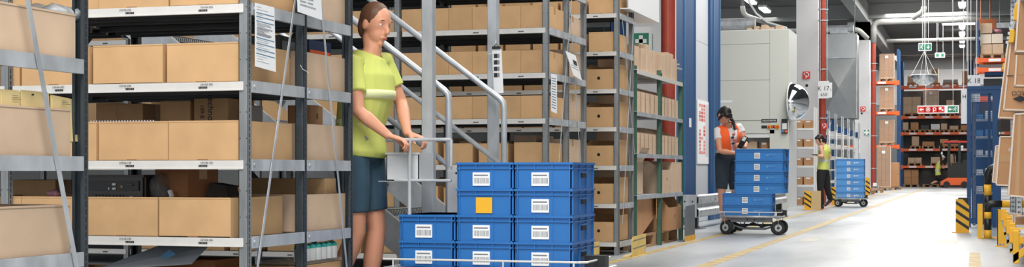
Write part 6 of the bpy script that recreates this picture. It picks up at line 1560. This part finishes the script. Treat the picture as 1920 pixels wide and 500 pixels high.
shell(V, 'safety_vest', M_VEST, 2, 9, 1.08, .02, vox=.014); legwear(V, 'shorts', M_TROU, .95, .02, vox=.014); shoes(V, M_INK, vox=.012)
mb = MB(M_REFL); t = V['_tors']; mb.loft([t[4][0] - Vector((0, 0, .03)), t[4][0] + Vector((0, 0, .03))], [((t[4][1]*1.08 + .026), (t[4][2]*1.08 + .026))]*2, side=V['_shs'], n=20); mb.build('reflective_band', V['_e'])
hair(V, M_HAIRB, vox=.012)
mb = MB(M_PAPER); hc, hf, hu, hs, Rm = V['_h']; mb.sph(hc + hu*.05, .09, .1, .07, Rm); mb.sph(hc + hf*.11 + hu*.04, .06, .05, .012, Rm); mb.build('cap', V['_e'], smooth=True)

# ---- the near worker pushing the trolley to the right
D0 = 8.75
fr = Vector((1, -.42, 0)).normalized()
J = dict(pelvis=w1(672, 283, .0), waist=w1(676, 234, 0), chest=w1(688, 170, 0), neck=w1(699, 92, 0), shL=w1(718, 116, .15), shR=w1(660, 121, -.16),
    elR=w1(672, 208, -.26), wrR=w1(728, 254, -.26), elL=w1(752, 192, .18), wrL=w1(764, 250, .0), hipL=w1(688, 305, .08), hipR=w1(660, 305, -.08),
    knL=w1(706, 430, .08), knR=w1(668, 436, -.1), anL=w1(690, 555, .1), anR=w1(620, 545, -.1), toeL=w1(730, 578, .1), toeR=w1(650, 583, -.1),
    head=w1(704, 46, 0), face=fr + Vector((0, 0, -.22)), up=Vector((.14, 0, 1)), front=fr, hdR=Vector((1, .1, -.3)), pnR=Vector((.1, 0, -1)), thR=Vector((0, 1, 0)), curlR=55, hdL=Vector((1, 0, -.3)), pnL=Vector((0, 0, -1)), thL=Vector((0, -1, 0)), curlL=55)
J['anL'].z = .085; J['toeL'].z = .035; J['toeR'].z = .035; J['anR'].z = .10
V = person('worker in a yellow vest and dark shorts striding right pushing the trolley', J, 1.04, .007, M_SKIN)
shell(V, 't_shirt', M_VEST, 4, 8, 1.02, .008, sleeves=.62, vox=.008)
shell(V, 'safety_vest', M_VEST, 1, 9, 1.07, .026, vox=.008)
mb = MB(mat('pale_band', (218, 224, 170), .5)); t = V['_tors']
for j, dz in ((4, 0), (6, -.03)): mb.loft([t[j][0] + Vector((0, 0, dz - .02)), t[j][0] + Vector((0, 0, dz + .03))], [((t[j][1]*1.07 + .0275)*1.04, (t[j][2]*1.07 + .0275)*1.04)]*2, side=V['_shs'], n=20)
mb.build('reflective_band', V['_e'], smooth=True)
legwear(V, 'shorts', M_TEAL, .72, .014, vox=.008, waist=2); shoes(V, M_INK, sole=M_PAPER); hair(V, M_HAIRB)
